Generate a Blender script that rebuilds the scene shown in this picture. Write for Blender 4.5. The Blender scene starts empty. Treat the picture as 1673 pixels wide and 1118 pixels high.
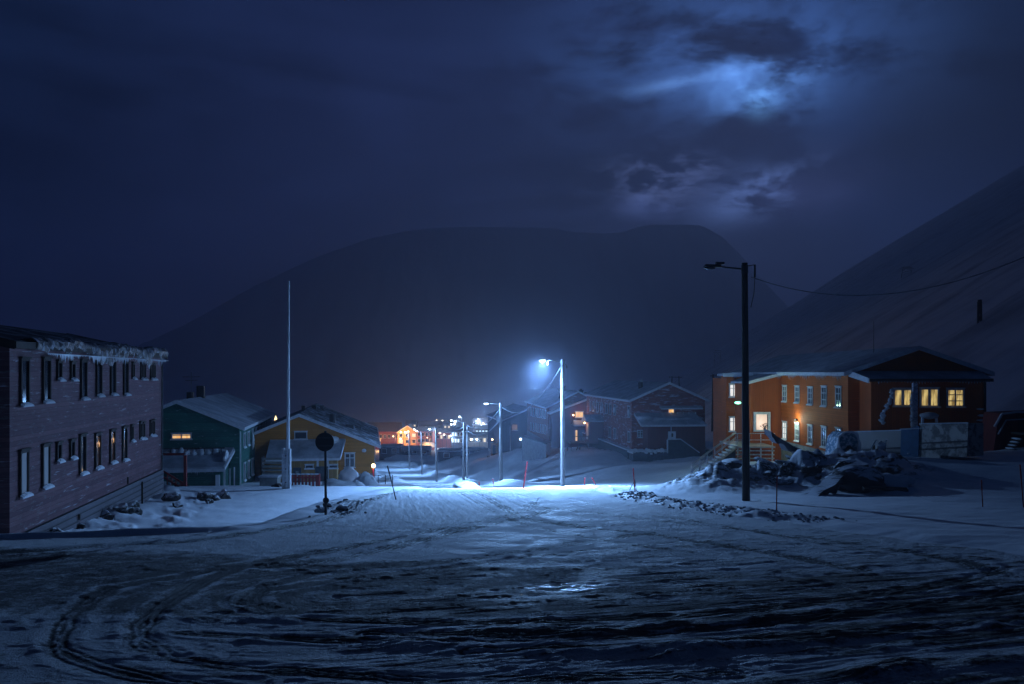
import bpy, bmesh, math, random
import numpy as np
from mathutils import Vector, Matrix
R = math.radians
random.seed(7)
scene = bpy.context.scene
COL = scene.collection

# ---------------------------------------------------------------- camera
F = 1300.0; CX = 836.0; HY = 610.0
cam_d = bpy.data.cameras.new('camera'); cam = bpy.data.objects.new('camera', cam_d); COL.objects.link(cam)
cam.location = (0, 0, 0); cam.rotation_euler = (R(90), 0, 0)
cam_d.lens = 36 * F / 1673; cam_d.sensor_width = 36; cam_d.shift_y = (HY - 559) / 1673
cam_d.clip_start = 0.1; cam_d.clip_end = 30000
scene.camera = cam
def at(px, py, Y): return Vector(((px - CX) / F * Y, Y, (HY - py) / F * Y))

# ---------------------------------------------------------------- node helpers
class NT:
    def __init__(s, tree): s.t = tree; s.n = tree.nodes; s.l = tree.links
    def _in(s, sock, v):
        if v is None: return
        if isinstance(v, bpy.types.NodeSocket): s.l.new(v, sock)
        else: sock.default_value = v
    def m(s, op, a, b=None, c=None, clamp=False):
        n = s.n.new('ShaderNodeMath'); n.operation = op; n.use_clamp = clamp
        s._in(n.inputs[0], a); s._in(n.inputs[1], b); s._in(n.inputs[2], c); return n.outputs[0]
    def mix(s, f, a, b, mode='MIX'):
        n = s.n.new('ShaderNodeMix'); n.data_type = 'RGBA'; n.blend_type = mode
        s._in(n.inputs[0], f); s._in(n.inputs[6], c4(a)); s._in(n.inputs[7], c4(b)); return n.outputs[2]
    def noise(s, vec, scale, detail=4, rough=.55, out=0, dist=0):
        n = s.n.new('ShaderNodeTexNoise'); s._in(n.inputs['Vector'], vec)
        n.inputs['Scale'].default_value = scale; n.inputs['Detail'].default_value = detail
        n.inputs['Roughness'].default_value = rough; n.inputs['Distortion'].default_value = dist
        return n.outputs[out]
    def smooth(s, v, a, b, lo=0., hi=1.):
        n = s.n.new('ShaderNodeMapRange'); n.interpolation_type = 'SMOOTHSTEP'
        s._in(n.inputs[0], v); n.inputs[1].default_value = a; n.inputs[2].default_value = b
        n.inputs[3].default_value = lo; n.inputs[4].default_value = hi; return n.outputs[0]
    def sep(s, v):
        n = s.n.new('ShaderNodeSeparateXYZ'); s._in(n.inputs[0], v); return n.outputs
    def comb(s, x, y, z):
        n = s.n.new('ShaderNodeCombineXYZ'); s._in(n.inputs[0], x); s._in(n.inputs[1], y); s._in(n.inputs[2], z); return n.outputs[0]
    def scale(s, v, f):
        n = s.n.new('ShaderNodeVectorMath'); n.operation = 'MULTIPLY'; s._in(n.inputs[0], v); n.inputs[1].default_value = f; return n.outputs[0]
    def bump(s, h, strength=.5, dist=.02, normal=None):
        n = s.n.new('ShaderNodeBump'); n.inputs['Strength'].default_value = strength; n.inputs['Distance'].default_value = dist
        s._in(n.inputs['Height'], h)
        if normal is not None: s._in(n.inputs['Normal'], normal)
        return n.outputs[0]
    def obj(s): return s.n.new('ShaderNodeTexCoord').outputs['Object']
    def attr(s, name):
        n = s.n.new('ShaderNodeAttribute'); n.attribute_name = name; return n.outputs['Fac']
def c4(v):
    if isinstance(v, (tuple, list)) and len(v) == 3: return (*v, 1)
    return v
MATS = {}
def mat(name, fn):
    if name in MATS: return MATS[name]
    m = bpy.data.materials.new(name); m.use_nodes = True
    nt = NT(m.node_tree); b = m.node_tree.nodes['Principled BSDF']
    fn(nt, b); MATS[name] = m; return m
def setp(nt, b, col=None, rough=None, normal=None, metal=None, spec=None, emis=None, es=None):
    if col is not None: nt._in(b.inputs['Base Color'], c4(col))
    if rough is not None: nt._in(b.inputs['Roughness'], rough)
    if normal is not None: nt._in(b.inputs['Normal'], normal)
    if metal is not None: nt._in(b.inputs['Metallic'], metal)
    if spec is not None: nt._in(b.inputs['Specular IOR Level'], spec)
    if emis is not None: nt._in(b.inputs['Emission Color'], c4(emis))
    if es is not None: nt._in(b.inputs['Emission Strength'], es)

# ---------------------------------------------------------------- world: moonlit cloudy night
MOON_AZ, MOON_EL = R(17.3), R(19.0)
world = bpy.data.worlds.new('World'); scene.world = world; world.use_nodes = True
w = NT(world.node_tree)
bg = world.node_tree.nodes['Background']
tc = w.n.new('ShaderNodeTexCoord').outputs['Generated']
X, Yy, Z = w.sep(tc)
az = w.m('ARCTAN2', X, Yy); el = w.m('ARCSINE', w.m('MAXIMUM', w.m('MINIMUM', Z, .9999), -.9999))
def gauss(a0, e0, sa, se, rot=0.):
    da = w.m('SUBTRACT', az, a0); de = w.m('SUBTRACT', el, e0)
    if rot:
        c, s_ = math.cos(rot), math.sin(rot)
        da, de = w.m('ADD', w.m('MULTIPLY', da, c), w.m('MULTIPLY', de, s_)), w.m('SUBTRACT', w.m('MULTIPLY', de, c), w.m('MULTIPLY', da, s_))
    q = w.m('ADD', w.m('POWER', w.m('ABSOLUTE', w.m('DIVIDE', da, sa)), 2.), w.m('POWER', w.m('ABSOLUTE', w.m('DIVIDE', de, se)), 2.))
    return w.m('EXPONENT', w.m('MULTIPLY', q, -1.))
cv = w.comb(az, w.m('MULTIPLY', el, 1.9), 3.7)
n1 = w.noise(cv, 3.2, 7, .55, dist=.4)
n2 = w.noise(cv, 14, 8, .6, dist=.3)
n3 = w.noise(w.comb(w.m('MULTIPLY', az, .45), w.m('MULTIPLY', el, 2.2), 9.1), 5, 6, .5, dist=.5)
elc = w.m('MAXIMUM', el, 0.)
base = w.mix(w.smooth(elc, .02, .50), (.0100, .0185, .0700), (.0050, .0105, .0400))
left = w.smooth(az, -.15, -.75)
base = w.mix(w.m('MULTIPLY', w.m('MULTIPLY', left, w.smooth(el, -.02, .24)), .97), base, (.0018, .0070, .0240))
base = w.mix(w.m('MULTIPLY', w.smooth(az, .27, .42), .95), base, (.0020, .0125, .0640))
right = w.m('MULTIPLY', w.smooth(az, .34, .48), w.smooth(el, .15, .28))
base = w.mix(w.m('MULTIPLY', right, .95), base, (.0008, .0045, .0180))
# warm town glow low on the left
glow = w.m('MULTIPLY', gauss(-.16, -.05, .30, .12), .55)
base = w.mix(glow, base, (.026, .021, .058))
base = w.mix(w.m('MULTIPLY', gauss(-.12, .0, .5, .42), .35), base, (.012, .017, .056))
var = w.m('ADD', w.m('MULTIPLY', w.smooth(n1, .36, .64), .55), w.m('MULTIPLY', w.smooth(n3, .34, .66), .60))
lowl = w.m('MULTIPLY', w.smooth(az, .16, -.12), w.smooth(el, .26, .06))
bank = w.m('MULTIPLY', gauss(-.20, .10, .24, .11), .85)
base = w.mix(w.m('MULTIPLY', bank, w.smooth(n1, .25, .5, .75, 1.)), base, (.0022, .0042, .0170))
base = w.mix(1., base, w.comb(*[w.m('ADD', var, .40)] * 3), 'MULTIPLY')
def addc(b, f, col): return w.mix(f, b, col, 'ADD')
dark = w.m('MULTIPLY', gauss(.245, .285, .085, .040, -.35), 1.0)
n4 = w.noise(w.comb(w.m('MULTIPLY', az, .8), w.m('MULTIPLY', el, 1.7), 6.3), 9, 9, .62, dist=.15)
wide = w.m('MULTIPLY', gauss(.27, .37, .18, .07), w.smooth(n4, .34, .62))
b1 = w.m('MULTIPLY', gauss(.300, .336, .060, .036), w.m('MULTIPLY', w.smooth(n4, .40, .60), w.smooth(n2, .30, .62, .35, 1.)))
b1 = w.m('MULTIPLY', b1, 1.)
b1b = w.m('MULTIPLY', gauss(.303, .3170, .016, .015), w.smooth(n2, .30, .60))
streak = w.m('MULTIPLY', gauss(.215, .345, .070, .007, .12), w.smooth(n2, .3, .6))
b2 = w.m('MULTIPLY', gauss(.190, .238, .055, .024, .15), w.smooth(n4, .46, .60))
b2b = w.m('MULTIPLY', gauss(.185, .207, .050, .016), w.smooth(n2, .40, .66))
b3 = w.m('MULTIPLY', gauss(.300, .214, .055, .022, .35), w.smooth(n4, .43, .58))
b4 = w.m('MULTIPLY', gauss(.355, .215, .060, .030), w.smooth(n1, .35, .65))
b5 = w.m('MULTIPLY', gauss(.30, .21, .28, .05), w.smooth(n3, .35, .7))
base = w.mix(w.m('MULTIPLY', dark, .55), base, (.0050, .0085, .032))
base = addc(base, w.m('MULTIPLY', wide, .9), (.045, .12, .38))
base = addc(base, b1, (.15, .40, 1.05)); base = addc(base, b1b, (.18, .50, 1.15))
base = addc(base, w.m('MULTIPLY', streak, .8), (.10, .23, .55))
base = addc(base, b2, (.20, .29, .70)); base = addc(base, b2b, (.070, .11, .31))
base = addc(base, b3, (.19, .33, .85)); base = addc(base, w.m('MULTIPLY', b4, .6), (.05, .06, .17)); base = addc(base, w.m('MULTIPLY', b5, .4), (.010, .026, .085))
gap = w.m('MULTIPLY', gauss(.262, .272, .095, .024, -.12), .75)
base = w.mix(gap, base, (.0060, .0110, .044))
sky = w.n.new('ShaderNodeTexSky'); sky.sky_type = 'NISHITA'; sky.sun_disc = False
sky.sun_elevation = MOON_EL; sky.sun_rotation = MOON_AZ
base = w.mix(1., base, w.scale(sky.outputs[0], (.0001, .0001, .0001)), 'ADD')
# sky darkened overhead and behind the viewer to cut the ambient light
head = w.m('MAXIMUM', w.smooth(el, .48, .75), w.smooth(w.m('ABSOLUTE', az), .85, 1.3))
base = w.mix(w.m('MULTIPLY', head, .95), base, (.0010, .0032, .0110))
w.l.new(base, bg.inputs['Color']); bg.inputs['Strength'].default_value = 1.75
# the moon behind the clouds
sd = bpy.data.lights.new('moon', 'SUN'); so = bpy.data.objects.new('moon', sd); COL.objects.link(so)
sd.energy = .042; sd.angle = R(6); sd.color = (.55, .72, 1.)
md = Vector((math.sin(MOON_AZ) * math.cos(MOON_EL), math.cos(MOON_AZ) * math.cos(MOON_EL), math.sin(MOON_EL)))
so.rotation_euler = md.to_track_quat('Z', 'Y').to_euler()

scene.view_settings.view_transform = 'Standard'; scene.view_settings.look = 'None'
scene.view_settings.exposure = 0; scene.view_settings.gamma = 1
scene.render.engine = 'CYCLES'
scene.cycles.use_denoising = True
scene.cycles.max_bounces = 5; scene.cycles.diffuse_bounces = 2; scene.cycles.glossy_bounces = 2
scene.cycles.volume_bounces = 1; scene.cycles.sample_clamp_indirect = 3; scene.cycles.sample_clamp_direct = 0
scene.cycles.use_light_tree = True

# ---------------------------------------------------------------- noise in numpy
_perm = np.random.RandomState(11).randint(0, 2**31, 4096)
def _h(ix, iy, seed): return (_perm[(ix * 73 + iy * 179 + seed * 31 + _perm[(ix * 7 + iy + seed) & 4095] % 997) & 4095] % 65536) / 65536.0
def vnoise(x, y, seed=0):
    x0 = np.floor(x); y0 = np.floor(y); fx = x - x0; fy = y - y0
    ix = x0.astype(np.int64); iy = y0.astype(np.int64)
    fx = fx * fx * fx * (fx * (fx * 6 - 15) + 10); fy = fy * fy * fy * (fy * (fy * 6 - 15) + 10)
    a = _h(ix, iy, seed); b = _h(ix + 1, iy, seed); c = _h(ix, iy + 1, seed); d = _h(ix + 1, iy + 1, seed)
    return (a + (b - a) * fx + (c - a) * fy + (a - b - c + d) * fx * fy) * 2 - 1
def fbm(x, y, oct=4, seed=0, gain=.5):
    s = 0; a = 1; t = 0
    for i in range(oct):
        s = s + a * vnoise(x * 2**i + 17.3 * i, y * 2**i - 9.1 * i, seed + i); t += a; a *= gain
    return s / t
def ss(v, a, b):
    t = np.clip((v - a) / (b - a), 0, 1); return t * t * (3 - 2 * t)

# ---------------------------------------------------------------- terrain
KY = np.array([-50, 0, 40, 53, 80, 107, 125, 155, 180, 250, 350, 500, 700, 1000, 2500, 9000.])
KZ = np.array([-1.6, -1.6, -5.85, -7.7, -11.4, -15.0, -17.2, -20.0, -21.9, -27, -33.5, -40, -46, -51, -56, -60.])
_ty = np.linspace(-50, 9000, 9051); _tz = np.interp(_ty, KY, KZ)
_k = np.hanning(9); _k /= _k.sum(); _tz = np.convolve(np.pad(_tz, 4, 'edge'), _k, 'valid')
def lampline(y): return 8.2 - .185 * (y - 28)
XL_Y = [0, 14.6, 15.0, 15.6, 16.4, 17.4, 20, 26, 33, 37, 53, 74, 107, 125, 155, 180, 260, 400]
XL_X = [-60, -60, -22, -9.6, -7.3, -5.6, -5.2, -6, -6.1, -5.6, -5.6, -9, -15.5, -20, -26, -31, -46, -70]
XR_Y = [0, 9.6, 10.5, 11.3, 15.6, 19.7, 21, 25, 30, 53, 80, 107, 155, 180, 260, 400]
XR_X = [60, 60, 12, 8.6, 7.6, 6.9, 6.0, 5.0, 4.4, 2.6, -2., -7.4, -16.5, -21, -37, -61]
def plane_pt(px, py):
    d = 2080 / (py - 746.5); return ((px - CX) / F * d, d)
TR = [  # (points in picture of the ground plane, half width m, depth m, dirt and painted edge shade)
 ([(770, 801), (800, 815), (825, 830), (850, 845), (930, 858), (1040, 870), (1140, 884), (1260, 903), (1400, 930)], .22, .05, .8),
 ([(905, 830), (880, 838), (850, 846), (760, 864), (660, 889), (560, 911), (500, 922), (440, 925)], .24, .06, .8),
 ([(760, 862), (700, 870), (600, 885), (480, 905), (400, 925), (330, 950), (270, 985), (232, 1020), (230, 1045), (270, 1070), (380, 1089), (520, 1101), (700, 1109), (900, 1106), (1200, 1100)], .13, .03, .5),
 ([(180, 960), (120, 1000), (95, 1040), (105, 1065), (160, 1089), (250, 1109), (380, 1130)], .13, .028, .45),
 ([(505, 926), (620, 925), (740, 915), (850, 900), (960, 885), (1060, 870)], .22, .04, .8),
 ([(640, 803), (600, 818), (540, 846), (430, 866), (300, 884), (150, 893), (0, 902), (-200, 905)], .30, .10, .8),  # dark band painted for the shadow along the snow edge
 ([(850, 826), (960, 836), (1080, 851), (1250, 869), (1400, 890), (1560, 915), (1640, 940)], .22, .045, .6),
 ([(700, 905), (620, 915), (520, 935), (430, 960), (400, 985)], .12, .03, .5),
 ([(1650, 925), (1560, 950), (1400, 975), (1200, 1000), (1000, 1012), (700, 1018), (500, 1012)], .13, .04, .6),
 ([(1673, 960), (1500, 990), (1300, 1015), (1100, 1030), (850, 1037), (600, 1035)], .13, .045, .6),
 ([(1100, 885), (900, 905), (740, 925), (600, 942), (430, 965)], .12, .03, .6),
 ([(745, 801), (770, 815), (800, 832), (840, 850), (900, 866), (1000, 884), (1120, 902)], .14, .04, .7),
 ([(880, 812), (870, 826), (830, 842), (760, 855), (680, 872), (580, 893), (480, 912), (380, 930)], .16, .04, .7),
 ([(640, 880), (560, 893), (470, 910), (390, 922), (300, 940), (180, 960)], .14, .035, .7),
 ([(960, 838), (1060, 842), (1180, 858), (1300, 880), (1450, 905)], .16, .035, .6),
 ([(1673, 1010), (1450, 1035), (1200, 1052), (1000, 1058), (760, 1066)], .10, .04, .7),
 ([(300, 1035), (500, 1045), (760, 1048), (1000, 1042), (1250, 1020)], .10, .03, .6),
]
_tr = []
for pts, hw, dp, dirt_shade in TR:
    P = np.array([plane_pt(*p) for p in pts]); Q = []
    for i in range(len(P) - 1):
        p0 = P[max(i - 1, 0)]; p1 = P[i]; p2 = P[i + 1]; p3 = P[min(i + 2, len(P) - 1)]
        for t in np.linspace(0, 1, 5)[:-1]:
            Q.append(.5 * ((2 * p1) + (-p0 + p2) * t + (2 * p0 - 5 * p1 + 4 * p2 - p3) * t * t + (-p0 + 3 * p1 - 3 * p2 + p3) * t**3))
    Q.append(P[-1]); _tr.append((np.array(Q), hw, dp, dirt_shade))
def seg_dist(x, y, a, b):
    ab = b - a; t = np.clip(((x - a[0]) * ab[0] + (y - a[1]) * ab[1]) / (ab @ ab + 1e-9), 0, 1)
    return np.hypot(x - a[0] - t * ab[0], y - a[1] - t * ab[1])
def hillf(x, y):
    xs = x - .190 * y
    z = .61 * xs - 30
    sc = np.clip(y / 300, .4, 3)
    g = fbm(y / (22 * sc), xs / 260, 4, 51)
    z = z + g * 2.2 * sc * ss(xs, 0, 120) + fbm(x / 60, y / 60, 3, 61) * 1.2
    z = z + 10 * ss(xs, 20, 200) * fbm(x / 400, y / 500, 2, 71)
    z = np.where(z > 620, 620 + 80 * np.tanh((z - 620) / 100), z)
    return z - 1.2 * np.clip(y - 2050, 0, 3000)
def terrain(x, y, full=False):
    x = np.asarray(x, float); y = np.asarray(y, float)
    z = np.interp(y, _ty, _tz)
    xl = np.interp(y, XL_Y, XL_X); xr = np.interp(y, XR_Y, XR_X)
    wob = fbm(x * .5, y * .5, 3, 5) * .5
    il = x - xl + wob * .6; ir = xr - x + wob * .8
    inside = np.minimum(il, ir)
    road = ss(inside, -.25, .25)
    # embankment under the orange house, slopes towards the brick-red houses
    emb = ss(x, 11, 19) * ss(y, 30, 46) * (1 - ss(y, 92, 125))
    z = z + emb * 1.75 + ss(x, 24, 33) * ss(y, 34, 50) * .9
    t = x - lampline(y)
    a = np.interp(y, [0, 55, 75, 95, 125, 150, 190, 260], [0, 0, 1.2, 2.6, 5.2, 4.4, 3.2, 0])
    z = z + a * ss(t, 2, 15) * (1 - .9 * emb)
    # rubble mound
    m = 1.20 * np.exp(-((x - 11.8) / 3.4)**2 - ((y - 37.5) / 3.0)**2) + .95 * np.exp(-((x - 16.6) / 2.6)**2 - ((y - 38) / 3.2)**2) \
        + .55 * np.exp(-((x - 8.6) / 1.8)**2 - ((y - 34.5) / 2.6)**2)
    mm = np.clip(m, 0, 1)
    rk = fbm(x * .55 + y * .3, y * .7 - x * .25, 4, 21)
    z = z + m * (1 + .45 * rk) + mm * (.38 * np.abs(fbm(x * 1.3, y * 1.0, 4, 22)) * 1.6 - .15)
    # right-hand bank ridge of ploughed lumps
    rb = np.exp(-((ir + .55) / .75)**2) * ss(y, 18, 22) * (1 - ss(y, 44, 52))
    lum = fbm(x * 2.6, y * 2.6, 3, 31)
    z = z + rb * (.07 + .09 * lum)
    z = z - np.interp(y, [15.4, 20, 24, 30, 40, 46], [0, .75, 1.15, 1.30, .60, 0]) * ss(xl - x, .2, 3.2) * (x < 0)
    wall = -15.0 - .174 * (y - 24)
    dw = x - wall; nw = ss(y, 25, 29) * (1 - ss(y, 43, 47)) * (x < -8)
    z = z + nw * np.exp(-(dw / 1.5)**2) * (.22 + .55 * np.clip(fbm(x * .6, y * .9, 4, 36) + .1, 0, 1)) + nw * np.exp(-((dw - 2.2) / .9)**2) * .35 * np.clip(fbm(x * 1.1 + y * .8, y * .5 - x * .4, 4, 37), 0, 1)
    # smooth ploughed heap behind the round sign
    z = z + .16 * np.exp(-((x + 5.2) / .9)**2 - ((y - 26) / 2.0)**2) * (1 + .5 * fbm(x * 1.5, y * 1.5, 3, 33))
    # open snow: wind drifts
    sn = 1 - road
    z = z + sn * (.10 * ss(np.abs(inside), 0, .8) + .09 * fbm(x * .22 + y * .05, y * .35, 3, 41) * ss(y, 6, 16) + .02 * fbm(x * 1.4, y * 2.2, 3, 42))
    far = ss(y, 55, 90)
    z = z + far * ((.75 * fbm(x / 9 + y * .03, y / 11, 4, 43)) * (.22 + .78 * ss(-inside, -.5, 4)))
    ridge = 1 - np.abs(fbm(x / 16 + 3, y / 22, 3, 47)) * 2.2
    z = z + far * ss(-inside, 1, 5) * np.clip(ridge, 0, 1) * .9 * (1 - ss(y, 300, 500))
    # banks along the far street
    z = z + far * (.7 * np.exp(-((inside + 1.4) / 1.1)**2)) * (1 - ss(y, 240, 300)) * (1 + .6 * fbm(x * .4, y * .2, 2, 48))
    # road relief
    flow = np.zeros_like(z); dirt_shade = np.zeros_like(z)
    A = np.array([-2.0, 9.2]); B = np.array([7.4, 12.6])
    rho = seg_dist(x, y, A, B); along = (x * .94 + y * .34)
    s1 = fbm(rho * 3.0, along * .16, 4, 81, .55); s2 = fbm(rho * 9.5 + 3, along * .45, 4, 82, .7); s3 = fbm(rho * 1.1, along * .12, 2, 83)
    near = (1 - ss(y, 17, 26)) * road
    across = x + .16 * y
    f1 = fbm(across * 3.2, y * .10, 4, 84, .55); f2 = fbm(across * 8, y * .35, 3, 85)
    tri = np.ones_like(z); TV = [(.2, 20.6), (-3.3, 11.7), (3.2, 14.6)]
    for i in range(3):
        (ax, ay), (bx, by) = TV[i], TV[(i + 1) % 3]; L_ = math.hypot(bx - ax, by - ay)
        tri = tri * ss(((bx - ax) * (y - ay) - (by - ay) * (x - ax)) / L_ + .18 * fbm(x * 1.2, y * 1.2, 2, 98), -.15, .35)
    lw = .25 + .75 * ss(x + .25 * (y - 9), -4.5, -.5)
    flow = near * (s1 * .010 + s2 * .018 + s3 * .004) * (1 - .8 * tri) * lw + (road - near) * (1 - ss(y, 50, 70)) * (f1 * .020 + f2 * .016)
    clod = np.clip(fbm(x * 3.1, y * 3.6, 4, 91), .12, 1) - .12
    flow = flow + road * (1 - ss(y, 30, 45)) * clod * .035
    # a few ploughed edges near the viewer
    for (ax, ay, bx, by, hh, ww) in [(-1.0, 6.75, 1.6, 6.5, .07, .16), (1.3, 6.6, 4.5, 7.6, .08, .2), (.6, 7.3, 4.2, 8.4, .06, .2), (-3.5, 7.9, -.5, 7.6, .035, .15), (-6.0, 8.2, -4.6, 7.9, .04, .15), (2.6, 5.9, 5.5, 6.6, .08, .22)]:
        dd = seg_dist(x, y, np.array([ax, ay]), np.array([bx, by])) + .10 * fbm(x * 2.2, y * 2.2, 3, 93)
        flow = flow + .6 * hh * np.exp(-(dd / ww)**2) * (.55 + .9 * np.clip(fbm(x * 2.4, y * 4, 3, 94) + .3, 0, 1))
    dk = 1 - ss(y + .25 * x + .5 * fbm(x * .4, y * .4, 2, 97), 11.4, 12.4)
    dk = dk * (.25 + .75 * ss(y + .15 * x + .6 * fbm(x * .5, y * .5, 2, 99), 6.7, 7.6))
    dirt_shade = near * (.13 + .40 * dk + .60 * (s1 * .4 + s2 * 1.0 + s3 * .1) * lw) * (1 - .8 * tri) + (road - near) * (-.02 + .50 * (f1 + .4 * f2))
    dirt_shade = dirt_shade * (1 - .6 * ss(y, 26, 40))
    for Q, hw, dp, dd_ in _tr:
        x0, x1 = Q[:, 0].min() - 1, Q[:, 0].max() + 1; y0, y1 = Q[:, 1].min() - 1, Q[:, 1].max() + 1
        sel = (x > x0) & (x < x1) & (y > y0) & (y < y1)
        if not np.any(sel): continue
        xs_, ys_ = x[sel], y[sel]; dm = np.full(xs_.shape, 1e9)
        for i in range(len(Q) - 1): dm = np.minimum(dm, seg_dist(xs_, ys_, Q[i], Q[i + 1]))
        dm = dm + .05 * fbm(xs_ * 2.5, ys_ * 2.5, 2, 95)
        brk = .75 + .3 * fbm(xs_ * .7, ys_ * .7, 2, 96)
        cut = np.exp(-(dm / hw)**4) * brk * (.62 + .38 * np.cos(dm * 6.283 / (.055 + .0035 * ys_))); lip = np.exp(-((dm - hw * 1.55) / (hw * .4))**2) * brk
        flow[sel] += (-cut * dp + lip * dp * .5) * .5
        dirt_shade[sel] = np.maximum(dirt_shade[sel], 0) + cut * dd_ * 1.1 - lip * .25
    z = z + flow * ss(inside, -1.0, .2)
    hz = hillf(x, y); k = 6.0
    dlt = np.clip((hz - z) / k, -1, 1); hm = np.where(hz > z, hz, z) + k * .25 * (1 - np.abs(dlt))**2
    isd = hz > z - 1
    z = np.where(y > 60, hm * ss(y, 60, 75) + z * (1 - ss(y, 60, 75)), z)
    if full: return z, road, np.clip(dirt_shade + rb * .35 * ss(lum, -.2, .3), 0, 1), isd & (y > 66), mm, hz
    return z
def G(x, y): return float(terrain(np.array([float(x)]), np.array([float(y)]))[0])

NC = 1150
u = np.linspace(-1, 1, NC); tanv = np.sign(u) * (.62 * np.abs(u) + .93 * np.abs(u)**3.5)
yr = np.concatenate([np.exp(np.linspace(math.log(1.3), math.log(5.0), 50))[:-1], 2080 / np.linspace(2080 / 5.0, 2080 / 42., 640)[:-1], np.exp(np.linspace(math.log(42), math.log(4700), 330))])
NR = len(yr)
GX = (tanv[None, :] * yr[:, None]); GY = np.repeat(yr[:, None], NC, 1)
fx_, fy_ = GX.ravel(), GY.ravel()
GZ, ROAD, DIRT_SHADE, ISH, MOUND, _hz = terrain(fx_, fy_, True)
idx = np.arange(NR * NC).reshape(NR, NC)
quads = np.stack([idx[:-1, :-1], idx[:-1, 1:], idx[1:, 1:], idx[1:, :-1]], -1).reshape(-1, 4)
def q4(v): return v[quads].mean(1)
qr = q4(ROAD) > .5; qh = q4(ISH.astype(float)) > .5
def submesh(name, mask, m, label):
    q = quads[mask]; used, inv = np.unique(q, return_inverse=True); inv = inv.reshape(-1, 4)
    me = bpy.data.meshes.new(name)
    me.vertices.add(len(used)); me.vertices.foreach_set('co', np.stack([fx_[used], fy_[used], GZ[used]], -1).astype(np.float32).ravel())
    me.loops.add(inv.size); me.loops.foreach_set('vertex_index', inv.astype(np.int32).ravel())
    me.polygons.add(len(inv)); me.polygons.foreach_set('loop_start', np.arange(0, inv.size, 4, dtype=np.int32))
    me.polygons.foreach_set('loop_total', np.full(len(inv), 4, dtype=np.int32))
    me.polygons.foreach_set('use_smooth', np.ones(len(inv), dtype=bool))
    for an, arr in (('dirt_shade', DIRT_SHADE), ('mound', MOUND)):
        at_ = me.attributes.new(an, 'FLOAT', 'POINT'); at_.data.foreach_set('value', arr[used].astype(np.float32))
    me.update(calc_edges=True); me.materials.append(m)
    o = bpy.data.objects.new(name, me); COL.objects.link(o); o['kind'] = 'structure'; o['label'] = label
    return o

# ---------------------------------------------------------------- materials
def f_snow(nt, b):
    p = nt.obj(); n = nt.noise(p, 1.3, 5, .6); n2 = nt.noise(p, 14, 5, .65); n3 = nt.noise(p, 70, 3, .6)
    md_ = nt.attr('mound')
    col = nt.mix(nt.smooth(n, .3, .75), (.80, .82, .86), (.66, .69, .75))
    # bare rubble between the snow on the mound
    pat = nt.noise(nt.scale(p, (1., .8, 2.6)), 1.15, 6, .62, dist=.6)
    g = nt.n.new('ShaderNodeNewGeometry'); nz = nt.sep(g.outputs['Normal'])[2]
    bare = nt.m('MULTIPLY', nt.smooth(md_, .10, .40), nt.m('SUBTRACT', 1., nt.m('MULTIPLY', nt.smooth(pat, .41, .50), nt.smooth(nz, .50, .80))))
    col = nt.mix(bare, col, nt.mix(nt.noise(p, 6, 4), (.018, .016, .016), (.06, .055, .05)))
    h = nt.m('ADD', nt.m('MULTIPLY', n2, .8), nt.m('MULTIPLY', n3, .25))
    setp(nt, b, col, nt.m('ADD', .55, nt.m('MULTIPLY', n3, .3)), nt.bump(h, .5, .03), spec=.35)
M_snow = mat('snow', f_snow)
def f_road(nt, b):
    p = nt.obj(); d = nt.attr('dirt_shade'); n = nt.noise(p, 3.0, 6, .65); n2 = nt.noise(p, 22, 5, .7); n3 = nt.noise(p, 90, 3, .6)
    k = nt.m('ADD', d, nt.m('MULTIPLY', nt.m('SUBTRACT', nt.m('ADD', nt.m('MULTIPLY', n, .6), nt.m('MULTIPLY', n2, .6)), .6), 1.7))
    k = nt.smooth(k, .18, .62)
    col = nt.mix(k, (.74, .76, .80), nt.mix(n2, (.030, .032, .036), (.10, .10, .105)))
    ro = nt.mix(nt.smooth(nt.noise(p, 1.4, 5, .6), .46, .60), (.9,) * 3, (.68,) * 3)
    icy = nt.n.new('ShaderNodeVectorMath'); icy.operation = 'DISTANCE'; nt._in(icy.inputs[0], nt.comb(nt.m('MULTIPLY', nt.sep(p)[0], .7), nt.sep(p)[1], 0.)); icy.inputs[1].default_value = (.45, 9.8, 0)
    ro = nt.mix(nt.m('MULTIPLY', nt.smooth(icy.outputs['Value'], .55, .10), nt.smooth(nt.noise(nt.scale(p, (1., 3., 1.)), 3, 4, .6), .50, .58)), ro, (.14,) * 3)
    h = nt.m('ADD', nt.m('MULTIPLY', n, .5), nt.m('ADD', nt.m('MULTIPLY', n2, .6), nt.m('MULTIPLY', n3, .22)))
    setp(nt, b, col, ro, nt.bump(h, 1., .10), spec=.22)
M_road = mat('icy_road', f_road)
def f_hill(nt, b):
    p = nt.obj(); x, y, z = nt.sep(p)
    st = nt.comb(nt.m('MULTIPLY', nt.m('SUBTRACT', x, nt.m('MULTIPLY', y, .207)), .006), nt.m('MULTIPLY', y, .05), 0.)
    n = nt.noise(st, 1.0, 7, .62, dist=.8); n2 = nt.noise(p, .05, 7, .6)
    k = nt.m('ADD', nt.m('MULTIPLY', n, .5), nt.m('MULTIPLY', n2, .5))
    col = nt.mix(nt.smooth(k, .44, .66), (.90, .91, .94), (.46, .47, .51))
    setp(nt, b, col, .9, nt.bump(nt.m('ADD', n, nt.m('MULTIPLY', n2, .5)), .6, 1.5), spec=.1)
M_hill = mat('hillside_snow_and_scree', f_hill)
submesh('road', qr & ~qh, M_road, 'icy rutted road with packed snow')
submesh('snow_ground', ~qr & ~qh, M_snow, 'smooth drifted snow beside the road')
submesh('hillside', qh, M_hill, 'steep snowy hillside on the right')
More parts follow.
